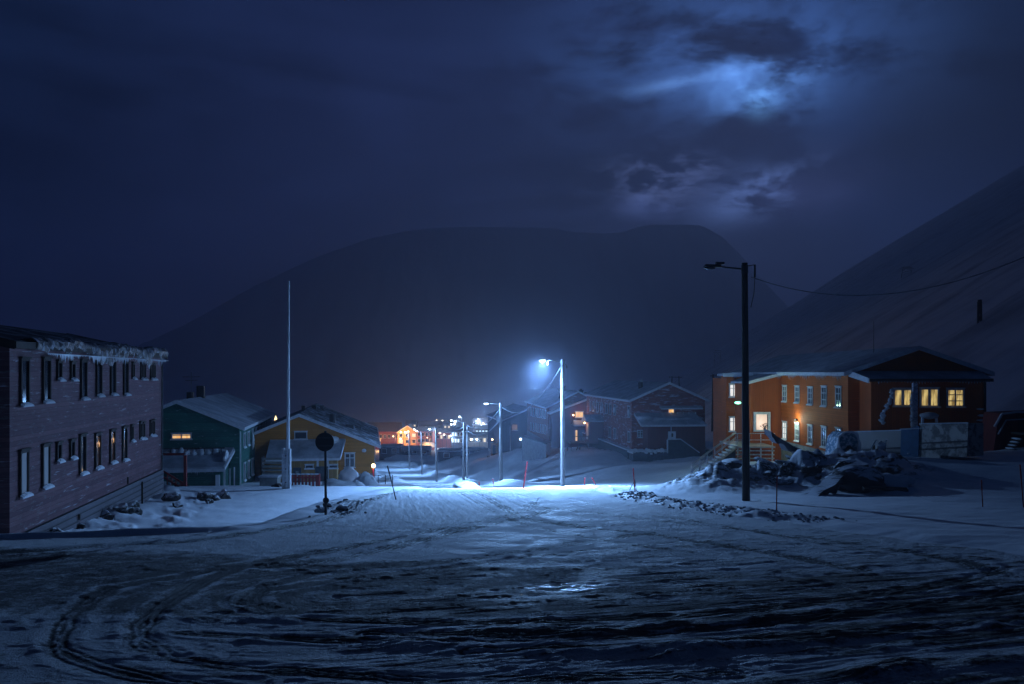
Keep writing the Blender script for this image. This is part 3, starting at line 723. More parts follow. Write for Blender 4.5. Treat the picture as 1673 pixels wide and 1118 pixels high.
# gable window and entrance annex
win_px(hg, 'front', 296, 709, 719, 1.5, 'cross', M_litwarm, frame_mat=M_frostwhite)
a0 = 2.1
an = MB().box(-9.3, -.75, -3.2, -.003, -1.5, 2.0); an.build('annex_wall', W_green, hg)
mb = MB(); mb.hexa([(-9.5, -3.6, 2.0), (-.55, -3.6, 2.0), (-.35, -.02, 3.0), (-9.5, -.02, 3.0), (-9.5, -3.6, 2.22), (-.6, -3.6, 2.22), (-.4, -.02, 3.35), (-9.5, -.02, 3.35)])
ar = mb.build('annex_roof', M_roofsnow, hg)
mb = MB(); mb.beam((-9.5, -3.63, 1.98), (-.55, -3.63, 1.98), .04, .22); mb.beam((-.52, -3.6, 2.05), (-.34, -.1, 3.1), .05, .25); mb.build('annex_eave_board', M_frostwhite, hg)
rl = MB()
for k in range(13):
    x = -8.6 + k * .62; rl.box(x, x + .06, -1.30, -1.25, 2.7, 3.45)
rl.box(-8.8, -.9, -1.24, -1.18, 3.38, 3.46); rl.box(-8.8, -.9, -1.24, -1.18, 3.05, 3.11)
rl.build('snow_guard', M_dkmetal, ar)
lp = MB(); rnd = random.Random(4)
for k in range(15):
    x = -8.2 + k * .51; lp.lump((x, -1.1, 3.05 + rnd.uniform(-.05, .05)), .27, .35, rnd.uniform(.18, .40), k, .35, 10, 6)
lp.lump((-.75, -1.5, 2.7), .22, 1.2, .45, 8, .4); lp.build('roof_snow_ridge', M_pack, ar, smooth=True)
MB().box(-9.2, -7.6, -.32, -.28, 3.15, 4.25).build('gable_porch_panel', W_green, hg)
MB().tube((-8.3, -.35, 4.30), (-6.4, -.35, 4.30), .09, None, 8).tube((-6.4, -.35, 4.30), (-6.2, -.35, 3.6), .09, None, 8).build('window_snow_hood', M_pack, hg)
icicles(hg, -3.6, -9, -.7, 1.95, 9, 60, True, .4)
for k, (x0, x1) in enumerate([(-.72, -.60), (-.45, -.36), (-.25, -.17)]):
    MB().box(x0, x1, -2.9 + k * .9, -2.78 + k * .9, -1.5, 1.9).build('annex_post', M_frostwhite, hg)
MB().box(-5.9, -4.7, -3.26, -3.205, -1.2, 1.2).build('annex_door', M_white, hg)
MB().box(-1.2, -.9, -3.4, -3.21, -.2, 1.6).build('clinging_snow', M_pack, hg)
MB().tube((-4.6, 5, 6.5), (-4.6, 5, 9.3), .02).tube((-5.3, 5, 8.9), (-3.9, 5, 8.9), .015).tube((-5.1, 5, 8.6), (-4.1, 5, 8.6), .015).build('antenna', M_dkmetal, rfg)

# ---- ochre house
hy, rfy = house('ochre_house', 'ochre yellow house with white barge boards behind the round sign', 'house',
                -12.75, 74, -9.35, rot_of(600), -1, 13.6, 24, 2.62, 2.80, W_yellow, M_darkroof, M_frostwhite, 0, M_conc, .5, .02)
for fx, y_, h_, w_ in [(.52, 8, .7, .35), (.30, 5, 1.0, .55), (.18, 7, .5, .8), (.12, 10, .4, .7), (.47, 14, .6, .5), (.42, 17, .7, .4)]: chimney(hy, rfy, fx, y_, h_, w_, M_black, False)
win_px(hy, 'front', 491, 706, 719, 1.15, 'plain', frame_mat=M_white)
win_px(hy, 'front', 571, 741, 765, .95, 'cross', frame_mat=M_white)
MB().lump((-1.0, -.2, 2.15), .22, .12, .16, 1, .1).build('wall_lamp', M_white, hy, smooth=True)
# annex
yx = lambda px: -on_face(hy, 'front', px, 700, 3.0)[0]
x0, x1 = yx(434), yx(560); zt = on_face(hy, 'front', 500, 719)[1]; zb = on_face(hy, 'front', 500, 752, 3.)[1]
MB().box(x0 + .4, x1 - .5, -3.0, -.003, -1.6, zb - .05).build('annex_wall', plank('ochre_annex_boards', (.36, .20, .06), (.48, .27, .09), .18, vertical=True), hy)
ar = MB().hexa([(x0, -3.3, zb), (x1 - .25, -3.3, zb), (x1 + .1, -.02, zt - .2), (x0, -.02, zt - .2), (x0, -3.3, zb + .16), (x1 - .3, -3.3, zb + .16), (x1 + .05, -.02, zt + .02), (x0, -.02, zt + .02)]).build('annex_roof', M_roofsnow, hy)
MB().beam((x0, -3.33, zb + .02), (x1 - .25, -3.33, zb + .02), .04, .2).beam((x1 - .23, -3.3, zb + .05), (x1 + .12, -.05, zt - .1), .05, .22).build('annex_eave_board', M_frostwhite, hy)
MB().lump((x1 - .9, -.6, zt - .05), .55, .4, .38, 5, .3).build('roof_snow_heap', M_pack, ar, smooth=True)
for px, t, b, w_ in [(505, 760, 767, .75), (544, 760, 766.5, .8)]: win_px(hy, 'front', px, t, b, w_, 'plain', off=3.0, frame_mat=M_white)
a_, zz, _ = on_face(hy, 'front', 525, 763, 3.); MB().box(-a_ - .55, -a_ + .55, -3.08, -3.004, -1.5, zz).build('annex_door', M_darkconc, hy)
for px in (518.5, 535): a_, _, _ = on_face(hy, 'front', px, 763, 3.); MB().box(-a_ - .09, -a_ + .09, -3.07, -3.004, -1.5, zb - .1).build('corner_board', M_white, hy)
a_, zz, _ = on_face(hy, 'front', 485, 765, 3.); MB().box(-a_ - .35, -a_ + .35, -3.06, -3.004, -1.0, zz).build('annex_noticeboard', M_darkconc, hy)
MB().box(-a_ - .12, -a_ + .12, -3.09, -3.063, -.1, zz - .3).build('paper_sheet', M_paleboard, hy)
MB().box(-13.2 * 0 - .02, .02, -.05, -.003, .0, 2.5).build('corner_board', M_white, hy)

# ---- brick-red house nearer (middle right)
hb, rfb = house('red_house', 'frosted brick-red house with a lit side porch and a snowy canopy on its gable', 'house',
                14.17, 94, -9.1, rot_of(699), 1, 8.9, 27, 5.85, 1.95, W_red, M_roofsnow, M_frostwhite, 0, M_darkconc, .35, .7, 3.6)
for px in (964.4, 969.5, 976.3, 983, 991, 997, 1004.5, 1027.5):
    t = 656.5 + (px - 964) * .145; b = 672 + (px - 964) * .17
    win_px(hb, 'side', px, t, b, 1.0 if px > 970 else .8, 'plain', frame_mat=M_frostwhite)
for px in (962.5, 996.5, 1004.5, 1027.5):
    t = 692.5 + (px - 962) * .21; b = 707.5 + (px - 962) * .24
    win_px(hb, 'side', px, t, b, 1.0, 'plain', frame_mat=M_frostwhite)
for px, py in ((983, 672), (1004.5, 674), (1027.5, 679)):
    a_, zz, _ = on_face(hb, 'side', px, py); MB().lump((-.16, a_ - .1, zz + .3), .09, .22, .42, int(px), .3).build('clinging_snow', M_pack, hb, smooth=True)
MB().box(-.72, 8.9 + .72, -.74, -.003, -.02, .09).box(-.74, -.003, -.002, 26.9, -.02, .09).build('ledge_snow', M_pack, hb)
win_px(hb, 'front', 1096, 669, 676.5, .75, 'plain', M_litwarm, frame_mat=M_frostwhite)
win_px(hb, 'front', 1045.5, 704, 716, .75, 'bars', frame_mat=M_frostwhite)
fx = lambda px, off: on_face(hb, 'front', px, 700, off)[0]; fz = lambda py, off: on_face(hb, 'front', 1090, py, off)[1]
c0, c1 = fx(1046, 2.4), fx(1154.5, 2.4); zc0, zc1 = fz(697, 2.4), fz(677, .3)
can = MB().hexa([(c0 + .1, -2.5, zc0), (c1, -2.5, zc0), (c1 - .6, -.02, zc1 - .1), (c0 - .1, -.02, zc1 - .1), (c0, -2.45, zc0 + .16), (c1, -2.45, zc0 + .16), (c1 - .7, -.02, zc1 + .12), (c0 - .2, -.02, zc1 + .12)]).build('canopy_roof', M_roofsnow, hb)
MB().lump((c0 + .9, -1.2, (zc0 + zc1) / 2 + .22), 1.1, 1.0, .32, 4, .2).lump((c0 + 3.6, -1.0, (zc0 + zc1) / 2 + .12), 3.4, .9, .30, 6, .12).build('canopy_snow', M_roofsnow, can, smooth=True)
MB().beam((c0 + .1, -2.53, zc0 + .04), (c1, -2.53, zc0 + .04), .04, .22).beam((c0 + .05, -2.5, zc0 + .05), (c0 - .15, -.1, zc1), .05, .24).build('canopy_edge', M_frostwhite, can)
MB().box(c0 + .9, c1 - .15, -2.2, -.003, -.6, zc0 - .02).build('annex_wall', W_redplain, hb)
u0, u1 = fx(1079, .5), fx(1147, .5); zu = fz(668.5, .5)
MB().hexa([(u0, -.75, zu - .1), (u1, -.75, zu - .1), (u1, -.02, zu + .1), (u0, -.02, zu + .1), (u0, -.75, zu + .06), (u1, -.75, zu + .06), (u1, -.02, zu + .3), (u0, -.02, zu + .3)]).build('window_canopy', M_frostwhite, hb)
sg = MB()
for px in (1096, 1106, 1115, 1124, 1135): a_ = fx(px, .3); sg.lump((a_, -.5, fz(676, .3)), .09, .09, .12, int(px), .2, 8, 6)
sg.build('snow_clumps', M_pack, can, smooth=True)
# stair parapet on the gable side
p0, p1, p2 = fx(1091, 2.9), fx(1111, 2.9), fx(1142, 2.9); zz0 = fz(719.5, 2.9); zz1 = fz(742, 2.9)
MB().hexa([(p0, -3.0, -3.6), (p1, -3.0, -3.6), (p1, -2.8, -3.6), (p0, -2.8, -3.6), (p0, -3.0, zz0), (p1, -3.0, zz0), (p1, -2.8, zz0), (p0, -2.8, zz0)]).hexa([(p1, -3.0, -3.6), (p2, -3.0, -3.6), (p2, -2.8, -3.6), (p1, -2.8, -3.6), (p1, -3.0, zz0), (p2, -3.0, zz1), (p2, -2.8, zz1), (p1, -2.8, zz0)]).build('stair_parapet', M_darkconc, hb)
MB().beam((p0 - .05, -2.9, zz0 + .06), (p1, -2.9, zz0 + .06), .3, .12).beam((p1, -2.9, zz0 + .06), (p2, -2.9, zz1 + .06), .3, .12).beam((p0 - .08, -2.9, -.0), (p0 - .08, -2.9, zz0), .14, .14).build('parapet_snow', M_frostwhite, hb)
mb = MB(); mb.box(fx(1034, 2.9), p0 - .01, -2.95, -.745, -3.6, -.05); mb.build('basement_terrace', M_darkconc, hb)
mb = MB()
for k in range(9): mb.lump((fx(1036, 2.9) + k * .5, -1.9, -.03), .45, 1.0, .16 + .12 * (k % 3 == 1) + .02 * k, k + 30, .35)
mb.build('terrace_snow', M_pack, hb, smooth=True)
a_ = fx(1098, 3.05); mb = MB().box(a_ - .42, a_ + .42, -3.02, -2.75, fz(718.5, 3.), fz(706, 3.)); o = mb.build('meter_cabinet', M_frostwhite, hb)
MB().box(a_ - .10, a_ + .10, -3.04, -3.021, fz(715, 3.), fz(709, 3.)).build('cabinet_opening', M_black, o); MB().tube((a_ - .1, -2.9, fz(706, 3.)), (a_ - .1, -2.9, zc0), .05).build('cabinet_mast', M_frostwhite, o)
# side porch towards the street
ya = on_face(hb, 'side', 985, 700)[0]
pm = MB().box(-2.0, -.003, ya - .2, ya + 2.6, -.6, 2.35); pw = pm.build('porch_wall', W_redplain, hb)
MB().hexa([(-2.4, ya - .5, 2.36), (-.003, ya - .5, 2.36), (-.003, ya + 2.9, 2.36), (-2.4, ya + 2.9, 2.36), (-2.4, ya - .5, 2.52), (-.003, ya - .5, 2.52), (-.003, ya + 1.2, 3.3), (-2.4, ya + 1.2, 3.3)]).build('porch_roof', M_roofsnow, hb)
mb = MB(); mb.beam((-2.44, ya - .55, 2.3), (-2.44, ya + 1.2, 3.25), .06, .22).beam((-2.44, ya + 1.2, 3.25), (-2.44, ya + 2.95, 2.3), .06, .22); mb.build('porch_bargeboard', M_frostwhite, hb)
MB().box(-2.05, -2.005, ya + .3, ya + 1.5, -.1, 2.1).build('porch_door', plain('pale_door', (.50, .36, .26), .6, .1), hb)
pt = MB().box(-4.6, -2.01, ya - .3, ya + 2.8, -.62, -.45).build('porch_platform', M_brownwood, hb)
for dx, dy in ((-4.5, -.2), (-4.5, 2.6), (-2.2, -.2), (-3.3, -.2)): MB().beam((dx, ya + dy, -3.8), (dx, ya + dy, -.62), .12, .12).build('porch_leg', M_brownwood, hb)
mb = MB().beam((-4.5, ya - .2, -3.0), (-3.4, ya - .2, -.7), .06, .1).beam((-4.5, ya - .28, .4), (-2.1, ya - .28, .4), .06, .1)
for k in range(6): mb.box(-4.5 + k * .46, -4.44 + k * .46, ya - .30, ya - .25, -.44, .4)
mb.build('porch_railing', M_brownwood, hb)
lt = MB().lump((-2.35, ya + 1.2, 2.15), .12, .12, .10, 1, 0).build('porch_lamp', M_lamp_warm, hb); point('porch_light', hb, (-2.7, ya + 1.2, 1.9), 26, CW_WARM, .08)
chimney(hb, rfb, .30, 6, .9, .45, M_dkmetal, False); chimney(hb, rfb, .34, 6.7, 1.1, .25, M_frostwhite, False)

# ---- brick-red house further
ha, rfa = house('red_house', 'smaller brick-red house further down with a warm lit window beside the wooden lamp pole', 'house',
                5.54, 123, -10.75, rot_of(699), 1, 9.4, 26, 5.45, 2.3, W_red2, M_roofsnow, M_frostwhite, 0, M_conc, .4, .05, 3.)
for row, (t0, b0, ts, bs) in enumerate([(667.5, 680, .19, .24), (692, 704, .26, .30)]):
    for k in range(7):
        px = 867.5 + k * 3.9; win_px(ha, 'side', px, t0 + (px - 867) * ts * .7, b0 + (px - 867) * bs * .8, 1.15, 'plain', frame_mat=M_white)
win_px(ha, 'front', 945.5, 673.5, 683.5, 1.15, 'wide', M_litwarm, frame_mat=M_white)
q = lambda px, py, off: on_face(ha, 'front', px, py, off)
xa0, zt0, _ = q(900, 674, 2.2); xa1, zt1, _ = q(962, 650, 2.2)
MB().hexa([(xa0 + .2, -2.2, -2.5), (xa1, -2.2, -2.5), (xa1, -.003, -2.5), (xa0 + .2, -.003, -2.5), (xa0 + .2, -2.2, zt0 - .25), (xa1, -2.2, zt1 - .3), (xa1, -.003, zt1 - .3), (xa0 + .2, -.003, zt0 - .25)]).build('front_wing_wall', W_redplain, ha)
MB().hexa([(xa0 - .3, -2.6, zt0 - .35), (xa1 + .3, -2.6, zt1 - .2), (xa1 + .3, -.02, zt1 - .2), (xa0 - .3, -.02, zt0 - .35), (xa0 - .3, -2.6, zt0 - .15), (xa1 + .3, -2.6, zt1), (xa1 + .3, -.02, zt1), (xa0 - .3, -.02, zt0 - .15)]).build('front_wing_roof', M_roofsnow, ha)
MB().beam((xa0 - .35, -2.63, zt0 - .25), (xa1 + .3, -2.63, zt1 - .1), .05, .28).build('wing_bargeboard', M_frostwhite, ha)
l0, zl0, _ = q(935, 697, 3.2); l1, zl1, _ = q(960, 688, 3.2)
MB().hexa([(l0 + .2, -3.9, zl0), (l1 - .1, -3.9, zl0), (l1, -2.21, zl0 + .1), (l0, -2.21, zl0 + .1), (l0 + .2, -3.8, zl0 + .25), (l1 - .2, -3.8, zl0 + .25), (l1 - .5, -2.21, zl1), (l0 + .3, -2.21, zl1)]).build('porch_snow_roof', M_pack, ha)
win_px(ha, 'front', 946, 673.5, 683.5, 1.25, 'wide', M_litwarm, frame_mat=M_white, off=2.2)
d0, zd, _ = q(941, 704, 2.25); MB().box(d0 - .12, d0 + .16, -2.26, -2.21, q(941, 722, 2.25)[1], zd).build('door_light', M_litwarm, ha)
MB().box(d0 + .3, d0 + 1.7, -2.26, -2.211, -.9, zd).build('door', M_darkconc, ha)
lx, lz, _ = q(938, 683, 3.3); MB().lump((lx, -2.4, lz + .3), .10, .10, .10, 1, 0).build('porch_lamp', M_lamp_warm, ha); point('porch_light', ha, (lx + .9, -3.3, lz + 1.0), 22, CW_WARM, .1)
for fx_c, yy, hh in ((.25, 2.0, .9), (.32, 6, 1.0), (.42, 9, 1.1), (.7, 7, 1.0), (.8, 8, .9)): chimney(ha, rfa, fx_c, yy, hh, .6, M_black, True)
rw = empty('retaining_wall', tuple(at(852, 744, 118)), 0, 'pale grey concrete wall sloping down beside the red house', 'wall')
A = at(852, 714, 118); B = at(892, 726.5, 112); A2 = at(852, 750, 118); B2 = at(892, 746, 112); o0 = rw.location
d_ = Vector((.3, 1.2, 0))
MB().hexa([p - o0 for p in (A2 - Vector((0, 0, 1)), B2 - Vector((0, 0, 1)), B2 + d_ * 3 - Vector((0, 0, 1)), A2 + d_ * 3 - Vector((0, 0, 1)), A, B, B + d_ * 3, A + d_ * 3)]).build('concrete', M_conc, rw)
MB().beam(A - o0 + Vector((0, -.05, .05)), B - o0 + Vector((0, -.05, .05)), .3, .14).build('coping_snow', M_darkconc, rw)

# ---- navy house
hn, rfn = house('navy_house', 'dark navy house with an orange-lit doorway at the foot of the slope', 'house',
                -1.85, 150, -16.0, rot_of(620), 1, 11, 20, 6.95, 2.3, W_blue, M_roofsnow, M_frostwhite, 0, M_conc, .3, .0, 3.)
win_px(hn, 'front', 840.5, 694, 704, 1.1, 'plain', M_dimwarm, frame_mat=M_dkmetal)
a_, _, _ = on_face(hn, 'front', 833, 700); MB().tube((a_, -.08, .3), (a_, -.08, 6), .06).build('downpipe', M_frostwhite, hn)
a_, zz, _ = on_face(hn, 'front', 849.6, 718.5); MB().lump((a_, -.2, zz), .18, .15, .18, 1, 0).build('wall_lamp', M_lamp_far, hn); point('wall_light', hn, (a_, -.6, zz), 20, (.75, .85, 1), .1)
ys_, zz, _ = on_face(hn, 'side', 808, 725)
MB().box(-.12, -.003, 9, 15, 0, 2.3).build('doorway_surround', M_brownwood, hn)
MB().lump((-1.0, 6.2, 2.9), .16, .16, .12, 1, 0).build('porch_lamp', M_lamp_warm, hn); point('porch_light', hn, (-1.6, 6.0, 2.6), 90, CW_WARM, .1)
MB().box(-1.5, -.003, 5, 5.1, -.2, 2.3).build('porch_screen', plain('orange_porch_boards', (.5, .2, .08), .7), hn); MB().box(-1.1, -.5, 4.93, 4.997, -.1, 1.9).build('porch_door', M_black, hn)
MB().box(-2.2, -.003, 3.4, 5, -.4, -.1).build('porch_step', M_paleboard, hn)

# ---- orange house
ho, rfo = house('orange_house', 'big two-storey orange house with white barred windows above the rubble heap', 'house',
                21.96, 52, -5.5, 0, 1, 8.9, 26, 5.5, 1.55, W_orange, M_roofsnow, M_frostwhite, 0, M_conc, .40, .04, 3.5)
for px, t, b, t2, b2 in [(1282, 631, 657.5, 690, 719), (1302.5, 632, 659.5, 692, 722), (1324, 632.5, 662.5, 695, 727), (1346.5, 633.5, 665, 698, 732), (1370, 634, 667, 700, 736)]:
    win_px(ho, 'side', px, t, b, .92, 'bars'); win_px(ho, 'side', px, t2, b2, .92, 'bars', M_litwhite if px == 1282 else None)
# wall lamp between the lower windows
ya, zz, _ = on_face(ho, 'side', 1303, 687); MB().lump((-.16, ya, zz), .10, .10, .09, 1, 0).build('wall_lamp', M_dkmetal, ho, smooth=True)
point('wall_light', ho, (-.55, ya - .1, zz - .05), 80, (.75, 1., .80), .05)
icicles(ho, -.36, .2, 13, 5.32, 21, 130, lmax=.42)
icicles(ho, -2.05, 1.0, 8.3, 4.95, 22, 40, True, .2)
# wing towards the street
MB().box(-2.5, -.003, 12.9, 17.5, -3.5, 4.55).build('wing_wall', W_orangev, ho)
MB().hexa([(-2.85, 12.6, 4.60), (.0, 12.6, 5.35), (.0, 17.7, 5.35), (-2.85, 17.7, 4.60), (-2.85, 12.6, 4.76), (.0, 12.6, 5.52), (.0, 17.7, 5.52), (-2.85, 17.7, 4.76)]).build('wing_roof', M_roofsnow, ho)
MB().hexa([(-2.5, 12.9, 4.551), (-.003, 12.9, 4.551), (-.003, 17.4, 4.551), (-2.5, 17.4, 4.551), (-2.5, 12.9, 4.66), (-.003, 12.9, 5.33), (-.003, 17.4, 5.33), (-2.5, 17.4, 4.66)]).build('wing_gable', W_orangev, ho)
MB().beam((-2.9, 12.56, 4.66), (0, 12.56, 5.42), .05, .24).build('wing_bargeboard', M_frostwhite, ho)
ax, az0, _ = on_face(ho, 'front', 1244, 706, -12.9); _, az1, _ = on_face(ho, 'front', 1244, 674, -12.9)
wf = MB(); hw = .68
wf.box(ax - hw, ax - hw + .2, 12.78, 12.897, az0, az1).box(ax + hw - .2, ax + hw, 12.78, 12.897, az0, az1).box(ax - hw + .2, ax + hw - .2, 12.78, 12.897, az1 - .2, az1).box(ax - hw + .2, ax + hw - .2, 12.78, 12.897, az0, az0 + .14)
wf = wf.build('window', M_white, ho); MB().box(ax - hw + .2, ax + hw - .2, 12.86, 12.895, az0 + .14, az1 - .2).build('pane', M_litpink, wf)
MB().box(ax + hw - .26, ax + hw - .2, 12.80, 12.858, az0 + .14, az1 - .2).build('curtain_edge', M_black, wf)
hp = MB(); rnd = random.Random(3)
for k in range(14):
    bx = ax + .22; an_ = rnd.uniform(-1.2, 1.2); l = rnd.uniform(.12, .42); tx = bx + math.sin(an_) * l; tz = az0 + .3 + math.cos(an_) * l
    hp.beam((bx, 12.84, az0 + .24), (tx, 12.84, tz), .012, .02); hp.lump((tx, 12.835, tz), .05, .01, .035, k, .3, 7, 4)
hp.box(ax + .12, ax + .32, 12.79, 12.855, az0 + .14, az0 + .27)
tag(hp.build('potted_plant', M_black, None, tuple(ho.location)), 'small leafy houseplant silhouetted in the bright window of the orange house wing', 'plant')
# far block
MB().box(-3.2, -2.501, 17.6, 19.2, -3.5, 5.2).box(-2.501, -.003, 17.6, 25, -3.5, 5.0).build('back_wing_wall', W_orange, ho)
MB().box(-3.5, -.0, 17.5, 19.5, 5.21, 5.42).build('back_wing_roof', M_roofsnow, ho); MB().box(-3.55, -.9, 17.44, 17.49, 5.14, 5.46).build('back_wing_eave', M_frostwhite, ho)
for px, t, b in [(1198, 628, 650), (1198, 682, 706)]: win_px(ho, 'front', px, t, b, .80, 'cross', M_litwhite, off=-17.6)
# frosty creeper glowing in the entrance light
cr = MB(); rnd = random.Random(12); ax2 = on_face(ho, 'front', 1207, 700, -17.4)[0]
for k in range(90):
    z = rnd.uniform(-.2, 3.6); cr.lump((ax2 + rnd.uniform(-.16, .2), 17.4 + rnd.uniform(-.1, .1), z), rnd.uniform(.04, .11), .06, rnd.uniform(.05, .14), k, .5, 7, 5)
cr.tube((ax2, 17.45, -1.5), (ax2 + .05, 17.45, 3.5), .03)
tag(cr.build('climbing_plant', plain('yellow_green_frosted_leaves', (.45, .55, .10), .8, .5, 6), None, tuple(ho.location)), 'frosted yellow-green climbing plant lit by the green entrance lamp', 'plant')
# front addition with low pent roof
MB().box(.74, 7.95, -1.7, -.003, -3.5, 4.95).build('front_wing_wall', W_orangev, ho)
ar = MB().hexa([(.45, -2.05, 4.96), (8.25, -2.05, 4.96), (8.6, -.003, 5.30), (.1, -.003, 5.30), (.45, -2.05, 5.10), (8.25, -2.05, 5.10), (8.6, -.003, 5.62), (.1, -.003, 5.62)]).build('front_wing_roof', M_roofsnow, ho)
MB().beam((.45, -2.08, 5.03), (8.25, -2.08, 5.03), .04, .18).build('front_eave_board', M_dkmetal, ho)
MB().hexa([(.40, -2.1, 4.85), (.47, -2.1, 4.85), (.10, .0, 5.25), (.02, 0., 5.25), (.40, -2.1, 5.16), (.47, -2.1, 5.16), (.10, .0, 5.68), (.02, .0, 5.68)]).build('side_bargeboard', M_frostwhite, ho)
W_ST = 1.22
for px, t, b in [(1474, 636, 665), (1517.5, 635, 666), (1560, 636, 666)]:
    win_px(ho, 'front', px, t, b, W_ST if px < 1550 else 1.12, 'pair' if px < 1550 else 'bars', M_lityellow, off=1.7, frame_mat=M_frostwhite)
MB().box(7.86, 7.99, -1.76, -1.703, -1, 4.9).build('corner_board', M_dkmetal, ho)
MB().tube((3.5, 4, 6.5), (3.5, 4, 9.2), .025, .012).build('antenna', M_dkmetal, rfo)
for k, (x_, z_) in enumerate([(7.6, 3.2), (7.65, 2.8), (7.6, 2.5), (7.7, 1.4)]): MB().lump((x_, -1.74, z_), .22, .05, .06, k, .5).build('clinging_snow', M_pack, ho, smooth=True)
# frosted post and branches before it
ps = empty('frosted_post', tuple(at(1494, 705, 49)), 0, 'tall snow-plastered post standing before the lit windows of the orange house', 'post')
MB().box(-.14, .14, -.1, .1, -1.2, 2.95).build('shaft', plain('frosted_blue_board', (.30, .36, .48), .7, .4, 5, frost=.6), ps)
mb = MB(); rnd = random.Random(5)
for k in range(16): mb.lump((-.20 + rnd.uniform(-.05, .03), -.05, -.3 + k * .17), .09, .09, .12, k, .5, 8, 6)
mb.build('snow_crust', M_pack, ps, smooth=True)
br = MB(); pts = [(1458, 637), (1455, 648), (1451, 660), (1447, 670), (1441, 680), (1439, 687), (1443, 693)]
P = [at(px, py, 49.2) for px, py in pts]; o0 = P[-1]
for a, b in zip(P[:-1], P[1:]):
    br.tube(a - o0, b - o0, .05, .05, 6)
    for k in range(7):
        c = a.lerp(b, k / 7) - o0; rnd2 = rnd.uniform; br.lump((c.x + rnd2(-.1, .1), c.y + rnd2(-.05, .05), c.z + rnd2(-.05, .05)), .10, .07, .07, k, .5, 7, 5)
for px, py in [(1466, 632), (1480, 630), (1492, 629), (1510, 631), (1530, 632)]:
    pass
tag(br.build('frosted_branch', M_pack, None, tuple(o0)), 'curved snow-crusted branch hanging left of the lit windows', 'branch')
sw = empty('covered_swing', tuple(at(1518, 692, 48.6)), 0, 'low arched frame capped with blue-white snow before the orange house', 'frame')
MB().lump((0, 0, .45), .55, .4, .20, 4, .15).build('snow_cap', M_roofsnow, sw, smooth=True)
for dx in (-.48, .48): MB().beam((dx * .85, 0, .4), (dx, 0, -.6), .12, .12).build('leg', M_pack, sw)
# stairs up to the back entrance
st = empty('outdoor_stairs', tuple(at(1132, 786, 57)), 0, 'open metal stairs with snowy treads climbing to the orange house', 'stairs')
o0 = st.location; S0 = at(1129, 783, 57) - o0; S1 = at(1202, 728, 62) - o0; wv = Vector((.35, 1.25, 0))
N = 13; ts = MB(); tn = MB()
for k in range(N):
    p = S0.lerp(S1, (k + .5) / N); 
    ts.hexa([p + Vector((-.17, 0, -.05)), p + Vector((.17, 0, -.05)), p + wv + Vector((.17, 0, -.05)), p + wv + Vector((-.17, 0, -.05)), p + Vector((-.17, 0, 0)), p + Vector((.17, 0, 0)), p + wv + Vector((.17, 0, 0)), p + wv + Vector((-.17, 0, 0))])
    tn.lump(p + wv * .5 + Vector((0, 0, .035)), .20, .66, .05, k, .2, 10, 6)
ts.build('tread', M_metal, st); tn.build('tread_snow', M_pack, st, smooth=True)
for off, nm in ((Vector((0, 0, 0)), 0), (wv, 1)):
    MB().beam(S0 + off + Vector((.05, 0, -.16)), S1 + off + Vector((.05, 0, -.16)), .06, .22).build('stringer', M_metal, st)
    rr = MB(); rr.beam(S0 + off + Vector((0, 0, .95)), S1 + off + Vector((0, 0, .95)), .05, .05).beam(S0 + off + Vector((0, 0, .5)), S1 + off + Vector((0, 0, .5)), .035, .035)
    for k in range(7): p = S0.lerp(S1, k / 6) + off; rr.beam(p, p + Vector((0, 0, .95)), .04, .04)
    rr.build('railing', M_metal, st)
ld = MB(); L0 = S1 + Vector((0, -.1, -.1)); ld.box(L0.x, L0.x + 3.0, L0.y - .1, L0.y + 5, L0.z - .12, L0.z); ld.build('landing', M_metal, st)
lg = MB()
for dx in (0.1, 1.0, 1.9, 2.8): lg.beam((L0.x + dx, L0.y, L0.z), (L0.x + dx, L0.y, L0.z + 1.0), .05, .05).beam((L0.x + dx, L0.y, L0.z - 3.4), (L0.x + dx, L0.y, L0.z - .12), .09, .09)
for dz in (1.0, .5): lg.beam((L0.x, L0.y, L0.z + dz), (L0.x + 3, L0.y, L0.z + dz), .05, .05)
for k in range(9): lg.beam((L0.x, L0.y + .1, L0.z - .35 - k * .3), (L0.x + 3, L0.y + .1, L0.z - .35 - k * .3), .03, .10)
lg.build('landing_railing', plain('pale_frosted_timber', (.40, .42, .40), .7, .3, 5, frost=.4), st)
MB().hexa([S0 + wv + Vector((.3, .1, -3)), S1 + wv + Vector((0, .1, -4)), S1 + wv + Vector((0, .3, -4)), S0 + wv + Vector((.3, .3, -3)), S0 + wv + Vector((.3, .1, -.2)), S1 + wv + Vector((0, .1, -.3)), S1 + wv + Vector((0, .3, -.3)), S0 + wv + Vector((.3, .3, -.2))]).build('side_panel', M_darkconc, st)
gl = empty('entrance_lamp', tuple(at(1211, 660, 63.5)), 0, 'green-white glowing lamp over the back entrance of the orange house', 'lamp')
MB().beam((0, 0, 0), (-.15, 0, 0), .05, .05).beam((.12, 0, -3.2), (.12, 0, .15), .07, .07).build('bracket', M_dkmetal, gl)
MB().lump((-.32, -.05, .05), .26, .16, .11, 2, 0.05).build('lens', M_lamp_green, gl, smooth=True)
point('lamp_light', gl, (-.3, -.4, -.25), 130, (.55, 1., .72), .12)
